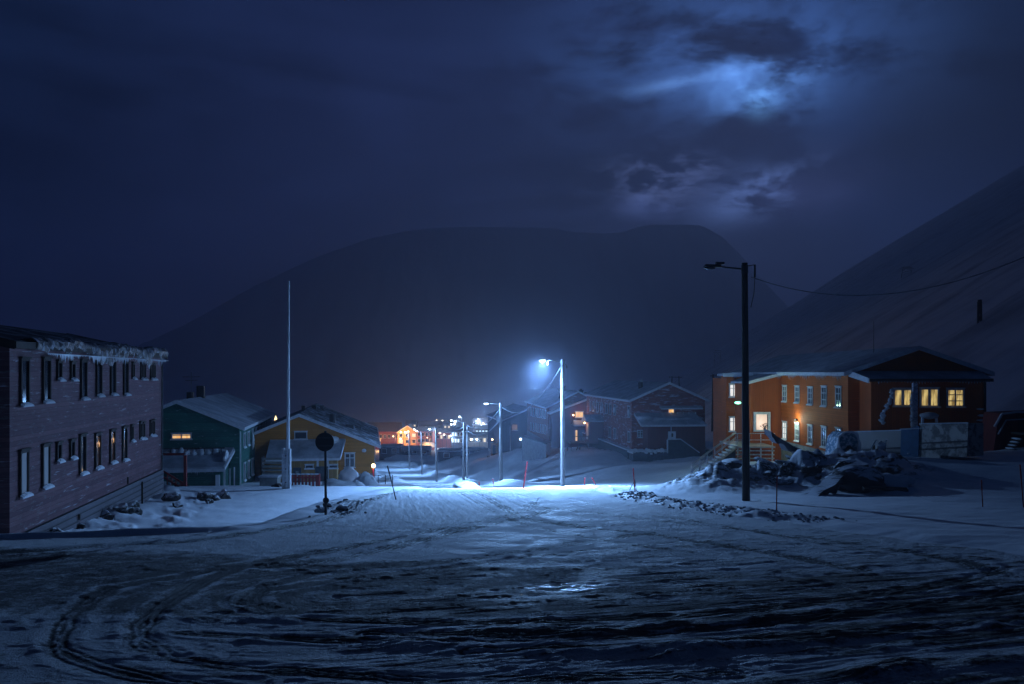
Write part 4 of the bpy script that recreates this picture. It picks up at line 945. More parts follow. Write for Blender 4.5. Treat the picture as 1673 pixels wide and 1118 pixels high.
# ================================================================ STREET LAMPS
def street_lamp(label, bx, by_, tx, ty, Y, hx, hy_, r=.13, on=True, e=900, polem=None, small=False, col=CW_COLD, group='wooden street lamps down the hill', armdrop=.0, tilt=0.):
    b = at(bx, by_, Y); t = at(tx, ty, Y); b.z -= .5
    o = empty('street_lamp', tuple(b), 0, label, 'street lamp', group)
    T = t - b; polem = polem or M_pole
    p = MB(); n = 6
    for k in range(n):
        q0 = Vector((0, 0, 0)).lerp(T, k / n); q1 = Vector((0, 0, 0)).lerp(T, (k + 1) / n)
        p.tube(q0, q1, r * (1.12 - .30 * k / n), r * (1.12 - .30 * (k + 1) / n), 12, k in (0, n - 1))
    p.build('pole', polem, o, smooth=False)
    h = at(hx, hy_, Y) - b; A0 = T + Vector((0, 0, -.22))
    a = MB(); mid = Vector((A0.x * .45 + h.x * .55, 0, h.z - .02)); a.tube(A0, mid, .032, .03, 8).tube(mid, h + Vector((.25, 0, .02)), .03, .028, 8)
    if not small: a.tube(A0 + Vector((0, 0, -.14)), A0 + Vector((0, 0, .14)), r * .95, r * .95, 10)
    a.build('arm', M_metal if on else M_dkmetal, o)
    L = .62 if on else .70
    hd = MB(); c = h
    hd.hexa([c + Vector((-.30, -.12, -.01)), c + Vector((.32, -.09, -.01)), c + Vector((.32, .09, -.01)), c + Vector((-.30, .12, -.01)),
             c + Vector((-.24, -.07, .09)), c + Vector((.30, -.05, .08)), c + Vector((.30, .05, .08)), c + Vector((-.24, .07, .09))])
    if not on: hd.box(c.x + .12, c.x + .42, -.07, .07, c.z + .09, c.z + .17)
    H = hd.build('lamp_head', M_metal if on else M_dkmetal, o)
    ln = MB().lump((c.x - .08, 0, c.z - .04), .20, .10, .06, 1, 0)
    ln.build('lens', M_lamp_on if on else M_glass, H, smooth=True)
    if on:
        # bowl of the lamp throws a sheet of light along and across the street
        spot('lamp_light', o, (c.x - .10, 0, c.z - .16), e, col, 160, .09, .75, (-.07, -.42, -1) if e > 20000 else (-.4, -.3, -1)).scale = (.42 if e > 20000 else .7, 1, 1); point('lamp_spill', o, (c.x - .14, 0, c.z - .20), e * (.045 if e > 20000 else .20), col, .09)
    return o, b
SL = {}
SL[1] = street_lamp('dark unlit street lamp on a thick tarred pole in front of the orange house', 1218.5, 822, 1216, 429, 28, 1163, 435.5, .125, False, 0, M_tarpole)
SL[2] = street_lamp('brightly glowing street lamp on a pale wooden pole, tallest of the lit ones', 919, 797, 918.5, 588, 53, 888, 589.5, .14, True, 72000)
SL[3] = street_lamp('lit street lamp with a grey box on its pole, in front of the navy house', 818, 797, 817.5, 659, 80, 795, 660, .16, True, 9000)
SL[4] = street_lamp('lit street lamp standing beside its twin pole in the dip', 757, 793, 757.5, 691, 107, 744, 689, .16, True, 7000, small=True)
SL[5] = street_lamp('slim street lamp left of the twin poles', 713, 788, 712, 701, 125, 702, 702, .15, True, 5500, small=True)
SL[6] = street_lamp('street lamp between the two neighbouring lamps down the street, before the red gable wall', 689, 778, 688, 707, 155, 681, 705, .15, True, 5500, small=True)
SL[7] = street_lamp('farthest wooden street lamp, before the orange-lit houses', 668.5, 767, 668, 708, 180, 662, 707, .16, True, 4500, small=True)
# extras
o, b = SL[3]; q = at(815, 686, 80) - b; MB().box(q.x - .28, q.x + .02, -.28, .05, q.z - .28, q.z + .28).build('junction_box', M_metal, o)
o, b = SL[2]; q = at(895, 592, 53) - b; MB().tube((q.x, 0, q.z), (q.x, 0, q.z - .22), .06).build('photocell', M_metal, o)
q = at(925, 598, 53) - b; MB().tube((q.x - .15, 0, q.z + .1), (q.x, 0, q.z), .03).tube((q.x, 0, q.z), (q.x, 0, q.z - .2), .05).build('insulator', M_metal, o)
o, b = SL[1]; MB().tube((.30, -.02, 8.9), (.30, -.02, 8.45), .035).tube((.0, 0, 8.85), (.30, 0, 8.9), .015).path([(.30, -.02, 8.45), (.27, -.02, 7.9), (.16, -.02, 7.4)], .012).build('insulator', M_dkmetal, o)
MB().beam((-.7, -.15, .48), (.55, .1, .52), .10, .10).build('foot_plank', M_brownwood, o)
pl = empty('utility_pole', tuple(at(763, 795, 108)), 0, 'plain wooden pole standing right beside the twin lamp pole', 'pole')
MB().tube((0, 0, -.5), (0, 0, 97 * 108 / 1300), .15, .12, 12).build('shaft', M_pole, pl)
MB().beam((-.75, -.16, 7.4), (.4, -.16, 7.4), .1, .12).build('crossarm', M_pole, pl)
def cable(name, label, pts_, r, m=None, sag=None, n=26):
    a, b = pts_; P = []
    for i in range(n + 1):
        t = i / n; p = a.lerp(b, t); p = p - Vector((0, 0, sag * 4 * t * (1 - t))); P.append(p - a)
    mb = MB(); mb.path(P, r, 5); return tag(mb.build(name, m or M_cable, None, tuple(a)), label, 'cable')
cable('overhead_cable', 'frosted cable sagging from the bright street lamp to the lamp before the navy house', (at(916, 600, 53), at(820, 666, 80)), .028, sag=1.55)
cable('overhead_cable', 'upper cable sagging between the navy-house lamp and the twin poles', (at(814, 672, 80), at(763, 696, 107)), .05, sag=.9)
cable('overhead_cable', 'lower cable sagging between the navy-house lamp and the twin poles', (at(814, 690, 80), at(764, 704, 107)), .05, sag=1.0)
cable('overhead_cable', 'long thin cable running from the dark pole across the hillside to the right', (at(1227, 452, 28), at(1720, 398, 22)), .016, plain('frosted_line', (.20, .22, .26), .7), sag=1.0, n=60)
cable('overhead_cable', 'short cable running left from the twin poles over the street', (at(757, 699, 107), at(728, 706, 118)), .05, sag=.2)

# ---- flagpole
fp = empty('flagpole', tuple(at(468, 803, 45)), 0, 'tall white flagpole in a boxed timber foot on the snowy lawn', 'flagpole')
fb = at(468, 803, 45); top = at(471.3, 461, 45) - fb; mid = at(470, 735, 45) - fb
W_pole = plain('white_flagpole_paint', (.88, .89, .90), .4, .04)
MB().tube((.02, 0, .2), mid, .125, .105, 14).tube(mid, top, .100, .055, 14).build('pole', W_pole, fp)
MB().lump(tuple(top + Vector((0, 0, .05))), .06, .06, .06, 1, 0).build('finial', W_pole, fp)
M_foot = plain('peeling_white_timber', (.52, .52, .55), .8, .35, 4, bump=.03, frost=.1)
ft = MB(); ft.box(-.24, -.14, -.16, .16, -.6, 2.42).box(.12, .22, -.16, .16, -.6, 2.38).box(-.138, .118, -.10, .17, -.6, 2.30); ft.build('foot_box', M_foot, fp)
for z in (.5, 1.25, 2.0): MB().tube((-.02, -.19, z), (-.02, -.10, z), .035, None, 8).build('bolt', M_dkmetal, fp)
# ---- round sign seen from the back
rs = empty('road_sign', tuple(at(532, 849, 22)), 0, 'round road sign seen from its dark back on a thin post', 'road sign')
o0 = rs.location; c = at(530, 723, 22) - o0
MB().tube((0, 0, -.4), (c.x + .01, .03, c.z + .30), .034, .034, 10).build('post', M_black, rs)
MB().tube((c.x, -.012, c.z), (c.x, .006, c.z), .26, .26, 40).build('sign_plate', M_black, rs)
MB().box(c.x - .2, c.x + .2, -.03, -.013, c.z + .09, c.z + .13).box(c.x - .2, c.x + .2, -.03, -.013, c.z - .13, c.z - .09).build('bracket', M_dkmetal, rs)
c2 = at(532.5, 818, 22) - o0; MB().tube((c2.x, -.05, c2.z), (c2.x, -.035, c2.z), .085, .085, 24).build('small_reflector_disc', M_black, rs)
# ---- red slatted fence, pallets, boards, boxes by the ochre house
rf_ = empty('fence', tuple(at(474, 802, 50)), 0, 'short red slatted fence with a cap of snow beside the flagpole', 'fence')
W = 47 * 50 / 1300; hgt = .98
for k in range(8):
    x = .12 + k * W / 8.2; MB().box(x - .045 - .03, x + .045, -.02, .01, -.6, hgt).build('slat', M_red, rf_)
MB().box(0, W, .012, .06, .10, .20).box(0, W, .012, .06, .75, .85).build('rail', M_red, rf_)
MB().box(W - .16, W + .04, -.03, .12, -.6, hgt + .04).build('corner_post', M_red, rf_)
mb = MB()
for k in range(6): mb.lump((W * (k + .5) / 6, 0, hgt + .03), W / 10, .08, .045, k, .3, 10, 6)
mb.build('snow_cap', M_pack, rf_, smooth=True)
pa = empty('pallet', tuple(at(490, 803, 47)), 0, 'low snow-dusted wooden pallet at the foot of the red slatted fence', 'pallet')
mb = MB()
for k in range(3): mb.box(-.6, .6, -.4 + k * .35, -.3 + k * .35, .22, .26); mb.box(-.55 + k * .5, -.45 + k * .5, -.4, .4, .0, .218)
mb.box(-.62, .62, -.42, -.33, -.05, .05); mb.build('boards', M_paleboard, pa); MB().lump((0, 0, .28), .62, .4, .05, 3, .2).build('snow_cap', M_pack, pa, smooth=True)
pb = tag(MB().lump((0, 0, 0), .42, .3, .28, 7, .5).build('rubbish_bag', M_brownwood, None, tuple(at(455, 800, 46))), 'dark bundled heap on the snow left of the flagpole foot', 'bag')
bx = empty('storage_box', tuple(at(441, 803, 56)), 0, 'pale grey storage box with a flat snowy lid between the green house and the flagpole', 'box')
MB().box(-.62, .62, -.4, .4, -.8, .98).build('body', plain('pale_box_panels', (.34, .36, .34), .7, .2), bx); MB().box(-.68, .68, -.46, .46, .982, 1.10).build('snowy_lid', M_frostwhite, bx)
sr = empty('timber_stack', tuple(at(446, 778, 60)), 0, 'open rack of stacked boards above the pale storage box', 'timber')
for k in range(6): MB().box(-.75, .75, -.3, .3, -.2 + k * .28, -.09 + k * .28).build('board', M_paleboard, sr)
for x in (-.8, .8): MB().box(x - .04, x + .04, -.32, .32, -1.6, 1.4).build('upright', M_brownwood, sr)
# white fluffy piles
def pile(name, label, px, py, Y, rx, ry, rz, seed, m=None, group=None, cat='snow heap'):
    mb = MB(); rnd = random.Random(seed); mb.lump((0, 0, -rz * .1), rx, ry, rz, seed, .28, 26, 16)
    for k in range(5): mb.lump((rnd.uniform(-.7, .7) * rx, rnd.uniform(-.4, .4) * ry, rnd.uniform(-.1, .3) * rz), rx * .4, ry * .5, rz * .5, seed + k + 1, .35, 16, 10)
    return tag(mb.build(name, m or M_pack, None, tuple(at(px, py, Y)), smooth=True), label, cat, group)
pile('snow_heap', 'bright white snow heap by the corner of the ochre house', 597, 797, 60, .95, .8, .95, 3)
pile('snow_heap', 'long low snow drift before the annex of the ochre house', 560, 800, 58, 1.6, .9, .75, 5)
pile('snow_heap', 'steep snow drift against the annex wall of the ochre house', 568, 782, 68, .9, .6, .85, 8)
pile('snow_heap', 'small rounded snow heap on the crest of the road before the twin poles', 762, 801, 56, .95, .7, .62, 9)
# ---- marker poles
def marker(label, x0, y0, x1, y1, Y, r, m, top=None):
    b = at(x0, y0, Y); t = at(x1, y1, Y); o = empty('marker_pole', tuple(b), 0, label, 'marker pole', 'snow marker poles along the roads')
    d = t - b; MB().tube(-d * .12, d * .72, r, r * .9, 8).build('stick', m, o); MB().tube(d * .721, d, r * 1.15, r * 1.1, 8).build('tip_sleeve', top or m, o); return o
marker('red marker pole leaning right on the snow slope left of the bright lamp', 855, 796, 861, 755, 52, .045, M_redpole)
marker('red marker pole with a tripod foot on the bright snow right of the lamp', 1037, 806, 1034, 766, 34, .028, M_redpole)
marker('short upright red marker stick between the bright lamp and the tripod marker', 954.5, 793, 955, 782, 50, .03, M_redpole)
marker('short red marker stick leaning left behind the snow edge', 973, 794, 967, 782, 50, .03, M_redpole)
marker('thin dark marker rod leaning left on the crest of the road', 648, 823, 632.5, 762, 30, .022, M_black)
marker('dark red marker pole between the rubble and the road', 1268, 841, 1269, 778, 22, .018, M_red)
marker('thin dark red marker pole on the open snow at the right', 1606, 850, 1603, 785, 24, .018, M_red)
marker('slightly bent marker pole at the right edge of the picture', 1673, 845, 1666, 760, 24, .02, M_red)
marker('faint red marker stick on the shaded slope near the third lamp', 806, 793, 804.5, 783, 62, .03, M_redpole)
marker('faint upright red marker stick left of the third lamp', 783, 796, 782, 788, 62, .03, M_redpole)
mk = marker('red roadside marker with a small warm reflector by the corner of the ochre house', 611, 796, 609, 767, 62, .055, M_redpole)
mb = MB(); mb.lump((-.06, -.05, 1.62), .14, .12, .16, 1, 0); mb.build('warning_lamp', M_lamp_warm, mk, smooth=True); point('warning_light', mk, (-.1, -.35, 1.6), 6, (1, .6, .35), .08)
tp = MB(); b = at(1037, 806, 34)
for dx, dy in ((-.42, .0), (.1, .1), (.05, -.25)): tp.tube((0, 0, .55), (dx, dy, -.25), .012, None, 6)
tag(tp.build('tripod', M_dkmetal, None, tuple(b)), 'small dark tripod holding the red marker pole', 'tripod')
hr = empty('handrail', tuple(at(612, 795, 72)), 0, 'low dark pipe railing beside the street next to the ochre house', 'railing')
for x in (.3, .95, 1.6): MB().tube((x, 0, -.5), (x, 0, 1.0), .035).build('post', M_dkmetal, hr)
MB().tube((-.1, 0, .95), (.95, 0, 1.0), .03).tube((-.1, 0, .45), (1.6, 0, .45), .03).build('rail', M_dkmetal, hr)

# ---- red stairs between left building and green house
rs2 = empty('porch_stairs', tuple(at(290, 800, 47)), 0, 'red wooden stair and door frame squeezed between the left building and the green house', 'stairs')
f = 47 / 1300
MB().box(.12 * 0 + 10 * f, 14.5 * f, -.06, .06, -.8, 58 * f).build('post', M_red, rs2)
MB().box(-30 * f, 14.5 * f, -.08, -.061, 55 * f, 59 * f).build('lintel', M_red, rs2)
MB().lump((12 * f, 0, 57 * f), .12, .1, .10, 3, .2).build('snow_cap', M_pack, rs2, smooth=True)
mb = MB(); mb.beam((-28 * f, 0, 32 * f), (14 * f, 0, 6 * f), .06, .10).beam((-28 * f, 0, 22 * f), (14 * f, 0, -3 * f), .06, .10)
for k in range(6): x = -24 + k * 7; z = 30 - k * 4.3; mb.beam((x * f, 0, z * f), (x * f, 0, (z - 22) * f), .04, .04)
mb.build('railing', M_red, rs2)
mb = MB()
for k in range(7): x = -26 + k * 6.4; z = 18 - k * 4; mb.box(x * f, (x + 7) * f, .1, 1.1, (z - 2) * f, z * f)
mb.build('tread', M_brownwood, rs2)
MB().box(3 * f, 12 * f, .14, .2, 0, 12 * f).build('side_panel', M_red, rs2)
MB().tube((-6 * f, -.5, -.5), (-6 * f, -.5, .42), .045).tube((-6 * f, -.5, .42), (-9 * f, -.5, .42), .045).build('vent_pipe', M_metal, rs2)

# ---- rocks
def f_rock(nt, b):
    p = nt.obj(); g = nt.n.new('ShaderNodeNewGeometry'); nz = nt.sep(g.outputs['Normal'])[2]; n = nt.noise(p, 3, 6, .65); n2 = nt.noise(p, 9, 5, .6)
    sn = nt.smooth(nt.m('ADD', nz, nt.m('MULTIPLY', nt.m('SUBTRACT', n, .5), 1.6)), .46, .66)
    cc = nt.mix(sn, nt.mix(n2, (.020, .018, .018), (.070, .062, .058)), (.78, .80, .84))
    setp(nt, b, cc, .8, nt.bump(nt.m('ADD', n, nt.m('MULTIPLY', n2, .5)), .8, .06), spec=.3)
M_rock = mat('snow_dusted_rock', f_rock)
def rock_mesh(seed):
    bm = bmesh.new(); bmesh.ops.create_icosphere(bm, subdivisions=3, radius=1); rnd = random.Random(seed)
    pl_ = [(Vector((rnd.gauss(0, 1), rnd.gauss(0, 1), rnd.gauss(0, 1))).normalized(), rnd.uniform(.45, .85)) for _ in range(11)]
    for v in bm.verts:
        c = v.co.copy()
        for n_, d in pl_:
            k = c.dot(n_)
            if k > d: c -= n_ * (k - d) * .92
        v.co = c + v.co * .05 * math.sin(9 * v.co.x + seed) * math.cos(7 * v.co.y)
    me = bpy.data.meshes.new('rock'); bm.to_mesh(me); bm.free(); me.materials.append(M_rock); return me
RM = [rock_mesh(s) for s in range(7)]
ROCKS = {}
def rock(x, y, sx, sy, sz, label, group, rnd, sink=.25):
    o = bpy.data.objects.new('rock', rnd.choice(RM)); COL.objects.link(o)
    o.location = (x, y, G(x, y) + sz * (1 - 2 * sink) * .5); o.scale = (sx, sy, sz); o.rotation_euler = (rnd.uniform(-.5, .5), rnd.uniform(-.5, .5), rnd.uniform(0, 6))
    tag(o, label, 'rock', group); ROCKS.setdefault(group, []).append(o); return o
rnd = random.Random(17)
for k in range(26):
    while True:
        x = rnd.uniform(8.2, 19.0); y = rnd.uniform(33.0, 41.5)
        if math.exp(-((x - 12.5) / 4.6)**2 - ((y - 37.2) / 3.4)**2) > rnd.uniform(.2, .8): break
    s = rnd.uniform(.22, .62); rock(x, y, s * rnd.uniform(.9, 1.7), s, s * rnd.uniform(.35, .65), 'dark snow-dusted boulder in the rubble heap beside the tall dark pole', 'boulders of the rubble heap', rnd)
for k in range(20):
    t = rnd.uniform(.0, 1); px = 150 + t * 175; Y = 24.5 + (t ** 1.1) * 15.5; x = (px - 836) / 1300 * Y
    if t > .7: Y = rnd.uniform(36, 41); x = rnd.uniform(-16.4, -14.6)
    else: x = -15.2 - .17 * (Y - 24) + rnd.uniform(.1, 1.2)
    s = rnd.uniform(.18, .45) * (1.3 if t > .7 else .8); rock(x, Y, s * 1.2, s, s * .8, 'snow-capped stone at the foot of the long left building', 'stones along the left building', rnd)
for x, y, s in [(-5.5, 22.8, .16), (-5.0, 23.6, .20), (-5.7, 24.6, .15)]: rock(x, y, s * 1.3, s, s * .7, 'dark lump of frozen earth at the foot of the round sign', 'frozen lumps at the sign', rnd)
ORD = ['leftmost', 'second', 'third', 'fourth', 'fifth', 'sixth', 'seventh', 'eighth', 'ninth', 'tenth', 'eleventh', 'twelfth', 'thirteenth', 'fourteenth', 'fifteenth', 'sixteenth', 'seventeenth', 'eighteenth', 'nineteenth', 'twentieth', 'twenty-first', 'twenty-second', 'twenty-third', 'twenty-fourth', 'twenty-fifth', 'twenty-sixth', 'twenty-seventh', 'twenty-eighth', 'twenty-ninth', 'thirtieth']
for g_, os_ in ROCKS.items():
    os_.sort(key=lambda o_: o_.location.x / o_.location.y)
    for i_, o_ in enumerate(os_): o_['label'] = o_['label'] + (', leftmost of them' if i_ == 0 else ', %s from the left' % ORD[i_])
# chunks of the ploughed ridge: countless
mb = MB()
for k in range(420):
    y = rnd.uniform(19.0, 33); xr = float(np.interp(y, XR_Y, XR_X)); x = xr + .6 + rnd.gauss(0, .38); s = rnd.uniform(.012, .045) * (1.0 if y < 30 else 1.2)
    mb.lump((x, y, G(x, y) + s * .2), s * 1.3, s, s * .8, k, .6, 6, 4)
for k in range(25):
    y = rnd.uniform(21, 30); x = float(np.interp(y, XL_Y, XL_X)) + rnd.gauss(.5, .5); s = rnd.uniform(.02, .07); mb.lump((x, y, G(x, y) + s * .2), s * 1.3, s, s * .8, k, .6, 6, 4)
M_clod = plain('frozen_gravel_and_ice', (.42, .43, .47), .75, .5, 3, bump=.03)
tag(mb.build('frozen_gravel', M_clod), 'ridge of frozen gravel and ice lumps ploughed along the road edge', 'gravel', None, 'stuff')
# ---- slabs and boards in the rubble
def f_slab(nt, b):
    p = nt.obj(); g = nt.n.new('ShaderNodeNewGeometry'); nz = nt.sep(g.outputs['Normal'])[2]; n = nt.noise(nt.scale(p, (1, 2.5, 1)), 1.6, 6, .65)
    sn = nt.smooth(nt.m('ADD', nt.m('MULTIPLY', nz, .5), n), .86, .98)
    setp(nt, b, nt.mix(sn, nt.mix(n, (.018, .018, .024), (.055, .055, .07)), (.70, .72, .78)), .75, nt.bump(n, .8, .06), spec=.3)
M_slab = mat('dark_slab_with_snow', f_slab)
def slab(name, label, cat, pts, wd, th, m, seed=1):
    o0 = pts[0]; mb = MB(); V = []
    n = 14; P = []
    for i in range(len(pts) - 1):
        for k in range(n): P.append(pts[i].lerp(pts[i + 1], k / n))
    P.append(pts[-1]); rnd_ = random.Random(seed)
    q = [(p - o0, wd * (1 + .25 * math.sin(i * .5 + seed)), th * (1 + .3 * math.sin(i * .9 + seed * 2))) for i, p in enumerate(P)]
    for (a, wa, ta), (b, wb, tb) in zip(q[:-1], q[1:]):
        mb.hexa([a + Vector((0, -wa / 2, -ta)), b + Vector((0, -wb / 2, -tb)), b + Vector((0, wb / 2, -tb)), a + Vector((0, wa / 2, -ta)), a + Vector((0, -wa / 2, 0)), b + Vector((0, -wb / 2, 0)), b + Vector((0, wb / 2, .08)), a + Vector((0, wa / 2, .08))])
    bm = bmesh.new(); me = bpy.data.meshes.new(name); me.from_pydata([tuple(v) for v in mb.v], [], mb.f); bm.from_mesh(me); bmesh.ops.remove_doubles(bm, verts=bm.verts[:], dist=.002)
    fs = [f_ for f_ in bm.faces if len(f_.verts) < 3]; bm.to_mesh(me); bm.free(); me.materials.append(m)
    o = bpy.data.objects.new(name, me); COL.objects.link(o); o.location = o0; return tag(o, label, cat)
slab('concrete_slab', 'long dark slab sloping from the bright wing window down into the rubble', 'slab', [at(1254, 705, 40.5), at(1290, 729, 40), at(1326, 744, 39.5), at(1348, 764, 39)], .9, .30, M_slab, 2)
slab('rusty_sheet', 'rusty brown bent sheet lying on the rubble left of the dark pole', 'sheet', [at(1164, 766, 37), at(1188, 766, 36.6), at(1214, 780, 36.4)], .9, .05, M_brownwood, 3)
slab('concrete_slab', 'broad curved slab rising out of the snow towards the containers', 'slab', [at(1306, 822, 30.5), at(1345, 797, 31.5), at(1378, 772, 33), at(1410, 757, 35)], .9, .30, M_slab, 5)
slab('plank', 'thin plank lying flat on the snow right of the rubble', 'plank', [at(1410, 799, 31), at(1482, 801, 31.5)], .22, .06, M_brownwood, 4)
for k, (px, py, Y, rx, rz) in enumerate([(1400, 785, 33, 1.1, .55), (1440, 790, 33.5, 1.3, .42), (1330, 790, 36, 1.1, .6), (1375, 765, 38, 1.1, .5)]):
    pile('snow_heap', ['snow mound behind the curved slab, coloured dark as shaded snow', 'flat shaded mound right of the curved slab above the thin plank', 'shaded mound left of the curved slab', 'mound under the blue-white cabin'][k], px, py, Y, rx, .9, rz, 40 + k, M_slab if k == 0 else M_pack)  # first mound wears the dark slab material to show snow in shadow

# ---- containers in front of the orange house
M_cont = mat('worn_grey_container', lambda nt, b: setp(nt, b, nt.mix(nt.smooth(nt.noise(nt.obj(), 2.2, 7, .7, dist=.5), .40, .56), (.13, .12, .115), (.42, .38, .35)), .7, nt.bump(nt.noise(nt.obj(), 6, 6, .7), .6, .05), spec=.3))
M_contshade = mat('grey_container_painted_shadow', lambda nt, b: setp(nt, b, nt.mix(nt.smooth(nt.sep(nt.obj())[2], 1.0, 1.25), (.050, .050, .056), (.26, .235, .22)), .6, nt.bump(nt.noise(nt.obj(), 6, 6, .7), .4, .03), spec=.3))  # lower part coloured dark for the rubble's cast shadow
def container(label, A, B, h0, h1, depth, m, ribs=True, cat='container', name='container', rails=True):
    r_ = empty(name, tuple(A), 0, label, cat); D = B - A; n = Vector((-D.y, D.x, 0)).normalized() * depth
    u_ = Vector((0, 0, 1)); lean = Vector((n.x, n.y, 0)).normalized() * .12
    MB().hexa([Vector((0, 0, 0)), D, D + n, n, lean + u_ * h0, D + lean + u_ * h1, D + n + u_ * h1, n + u_ * h0]).build('body', m, r_)
    if rails:
        nn = -n.normalized()
        for f0 in (.30, .47): MB().beam(lean * f0 + u_ * h0 * f0 + nn * .04, D + lean * f0 + u_ * h1 * f0 + nn * .04, .05, .07).build('side_rail', M_dkmetal, r_)
        MB().beam(lean + u_ * (h0 + .03), D + lean + u_ * (h1 + .03), .12, .06).build('top_rail', M_roofsnow, r_)
    return r_
cA, cB = at(1383, 763, 47.5), at(1472, 757, 44.8)
container('smooth grey container behind the small cabin, left of the blue cabinet', cA, cB, 2.02, 1.80, 1.4, M_contshade)
r_ = container('narrow blue cabinet standing between the two grey containers', at(1470, 757, 44.6), at(1499.5, 755, 43.8), 1.84, 1.95, 1.2, plain('dark_blue_panel', (.020, .085, .17), .6, .2), cat='cabinet', name='cabinet', rails=False)
MB().beam((.0, -.02, 1.88), (.95, -.78, 1.99), .25, .06).build('top_snow', M_frostwhite, r_)
for x0_, x1_, z_ in ((.18, .75, .55), (.38, .65, .88)): MB().lump(((x0_ + x1_) / 2, -.36, z_), (x1_ - x0_) / 2, .07, .035, 3, .2).build('ledge_snow', M_pack, r_, smooth=True)
r_ = container('worn grey container with pale patches, right of the blue cabinet', at(1500, 753, 43.9), at(1579, 747, 41.3), 1.98, 1.72, 1.3, M_cont)
for k in range(3): MB().beam(Vector((.35, -.30, .5)) + Vector((.78, -.56, 0)) * k * .9, Vector((.65, -.52, .5)) + Vector((.78, -.56, 0)) * k * .9, .14, .16).build('latch_box', M_dkmetal, r_)

cb = empty('small_cabin', tuple(at(1385, 768, 43.2)), 0, 'small blue arched cabin plastered with snow at the left end of the containers', 'cabin')
M_cab = plain('blue_cabin_frosted', (.06, .17, .26), .6, .3, 3, frost=.55)
mb = MB(); prof = [(-.72, 0), (-.66, .9), (-.52, 1.75), (-.22, 2.02), (.22, 2.04), (.50, 1.92), (.62, 1.2), (.74, 0)]
k0 = len(prof); mb.v = [(x, 0, z) for x, z in prof] + [(x * .9, 1.6, z * .96) for x, z in prof]; mb.f = [tuple(reversed(range(k0))), tuple(range(k0, 2 * k0))] + [(i, (i + 1) % k0, k0 + (i + 1) % k0, k0 + i) for i in range(k0)]
mb.build('shell', M_cab, cb)
mb = MB()
for (xa, za), (xb, zb) in zip(prof[:-1], prof[1:]): mb.beam((xa, -.03, za), (xb, -.03, zb), .10, .10)
mb.build('snow_rim', M_pack, cb)
mb = MB(); mb.lump((-.55, -.10, .75), .10, .10, .75, 3, .5).lump((.55, -.10, .8), .09, .10, .65, 4, .5).lump((0, -.08, .25), .30, .12, .42, 5, .5); mb.build('clinging_snow', M_pack, cb, smooth=True)
for x in (-.30, .30): MB().beam((x - .02, -.14, -.1), (x + .06, -.14, .95), .20, .14).beam((x + .06, -.14, .93), (0, -.14, 1.25), .14, .14).build('doorframe', M_black, cb)
tr = empty('trestle', tuple(at(1432, 767, 42.6)), 0, 'two narrow snow-edged upright frames leaning together before the grey container', 'trestle')
for s_, xx in ((-1, -.30), (1, .32)):
    MB().beam((xx * 1.1, 0, -.2), (xx * .9, 0, 1.15), .05, .05).beam((xx * .9, 0, 1.15), (xx * .9 + .25, 0, 1.55), .05, .05).build('snow_edge', M_pack, tr)
    MB().beam((xx * 1.1 + .12, .02, -.2), (xx * .9 + .13, .02, 1.25), .16, .05).build('upright', M_black, tr)
MB().lump((.25, -.05, 1.25), .22, .10, .22, 6, .5).lump((.12, -.04, .95), .10, .08, .14, 8, .5).build('clinging_snow', M_pack, tr, smooth=True)
# ---- red stair at the right edge
re = empty('entrance_stairs', tuple(at(1645, 738, 46)), 0, 'red wooden entrance stair with snowy handrails at the right edge', 'stairs')
f = 46 / 1300
def rp(px, py, dy=0.): return Vector(((px - 1645) * f, dy, (738 - py) * f))
MB().hexa([rp(1622, 742), rp(1700, 742), rp(1700, 742, 1.5), rp(1622, 742, 1.5), rp(1632, 676), rp(1700, 673), rp(1700, 673, 1.5), rp(1632, 676, 1.5)]).build('side_wall', plank('red_stair_boards', (.15, .025, .025), (.2, .035, .03), .14, vertical=True), re)
for a, b in (((1622, 698), (1634, 677)), ((1634, 677), (1660, 674)), ((1660, 674), (1700, 674))): MB().beam(rp(*a, -.15), rp(*b, -.15), .12, .10).build('handrail', M_roofsnow, re)
for a, b in (((1627, 710), (1640, 687)), ((1640, 687), (1700, 684))): MB().beam(rp(*a, -.2), rp(*b, -.2), .06, .06).build('lower_rail', M_roofsnow, re)
mb = MB()
for k in range(5): mb.beam(rp(1629 + k * 3.4, 738 - k * 5.2, -.9), rp(1634 + k * 3.4, 738 - k * 5.2, -.9), .9, .05)
mb.build('tread', M_brownwood, re); mb = MB()
for k in range(5): mb.lump(tuple(rp(1631 + k * 3.4, 736.5 - k * 5.2, -.9)), .12, .42, .05, k, .3, 8, 5)
mb.build('tread_snow', M_pack, re, smooth=True)
MB().box(.1, 2., -1.4, -.16, 1.02, 1.12).build('landing', M_brownwood, re)
for x in (.3, 1.0): MB().box(x, x + .08, -1.3, -1.22, -.5, 1.02).build('support_post', M_brownwood, re)
mb = MB()
for k in range(9): mb.box(.55, 1.9, -.22, -.17, 1.2 + k * .10, 1.24 + k * .10)
mb.build('railing_slats', M_brownwood, re)
MB().box(.55, 2, -.16, -.152, .1, .95).build('under_panel', M_brownwood, re)

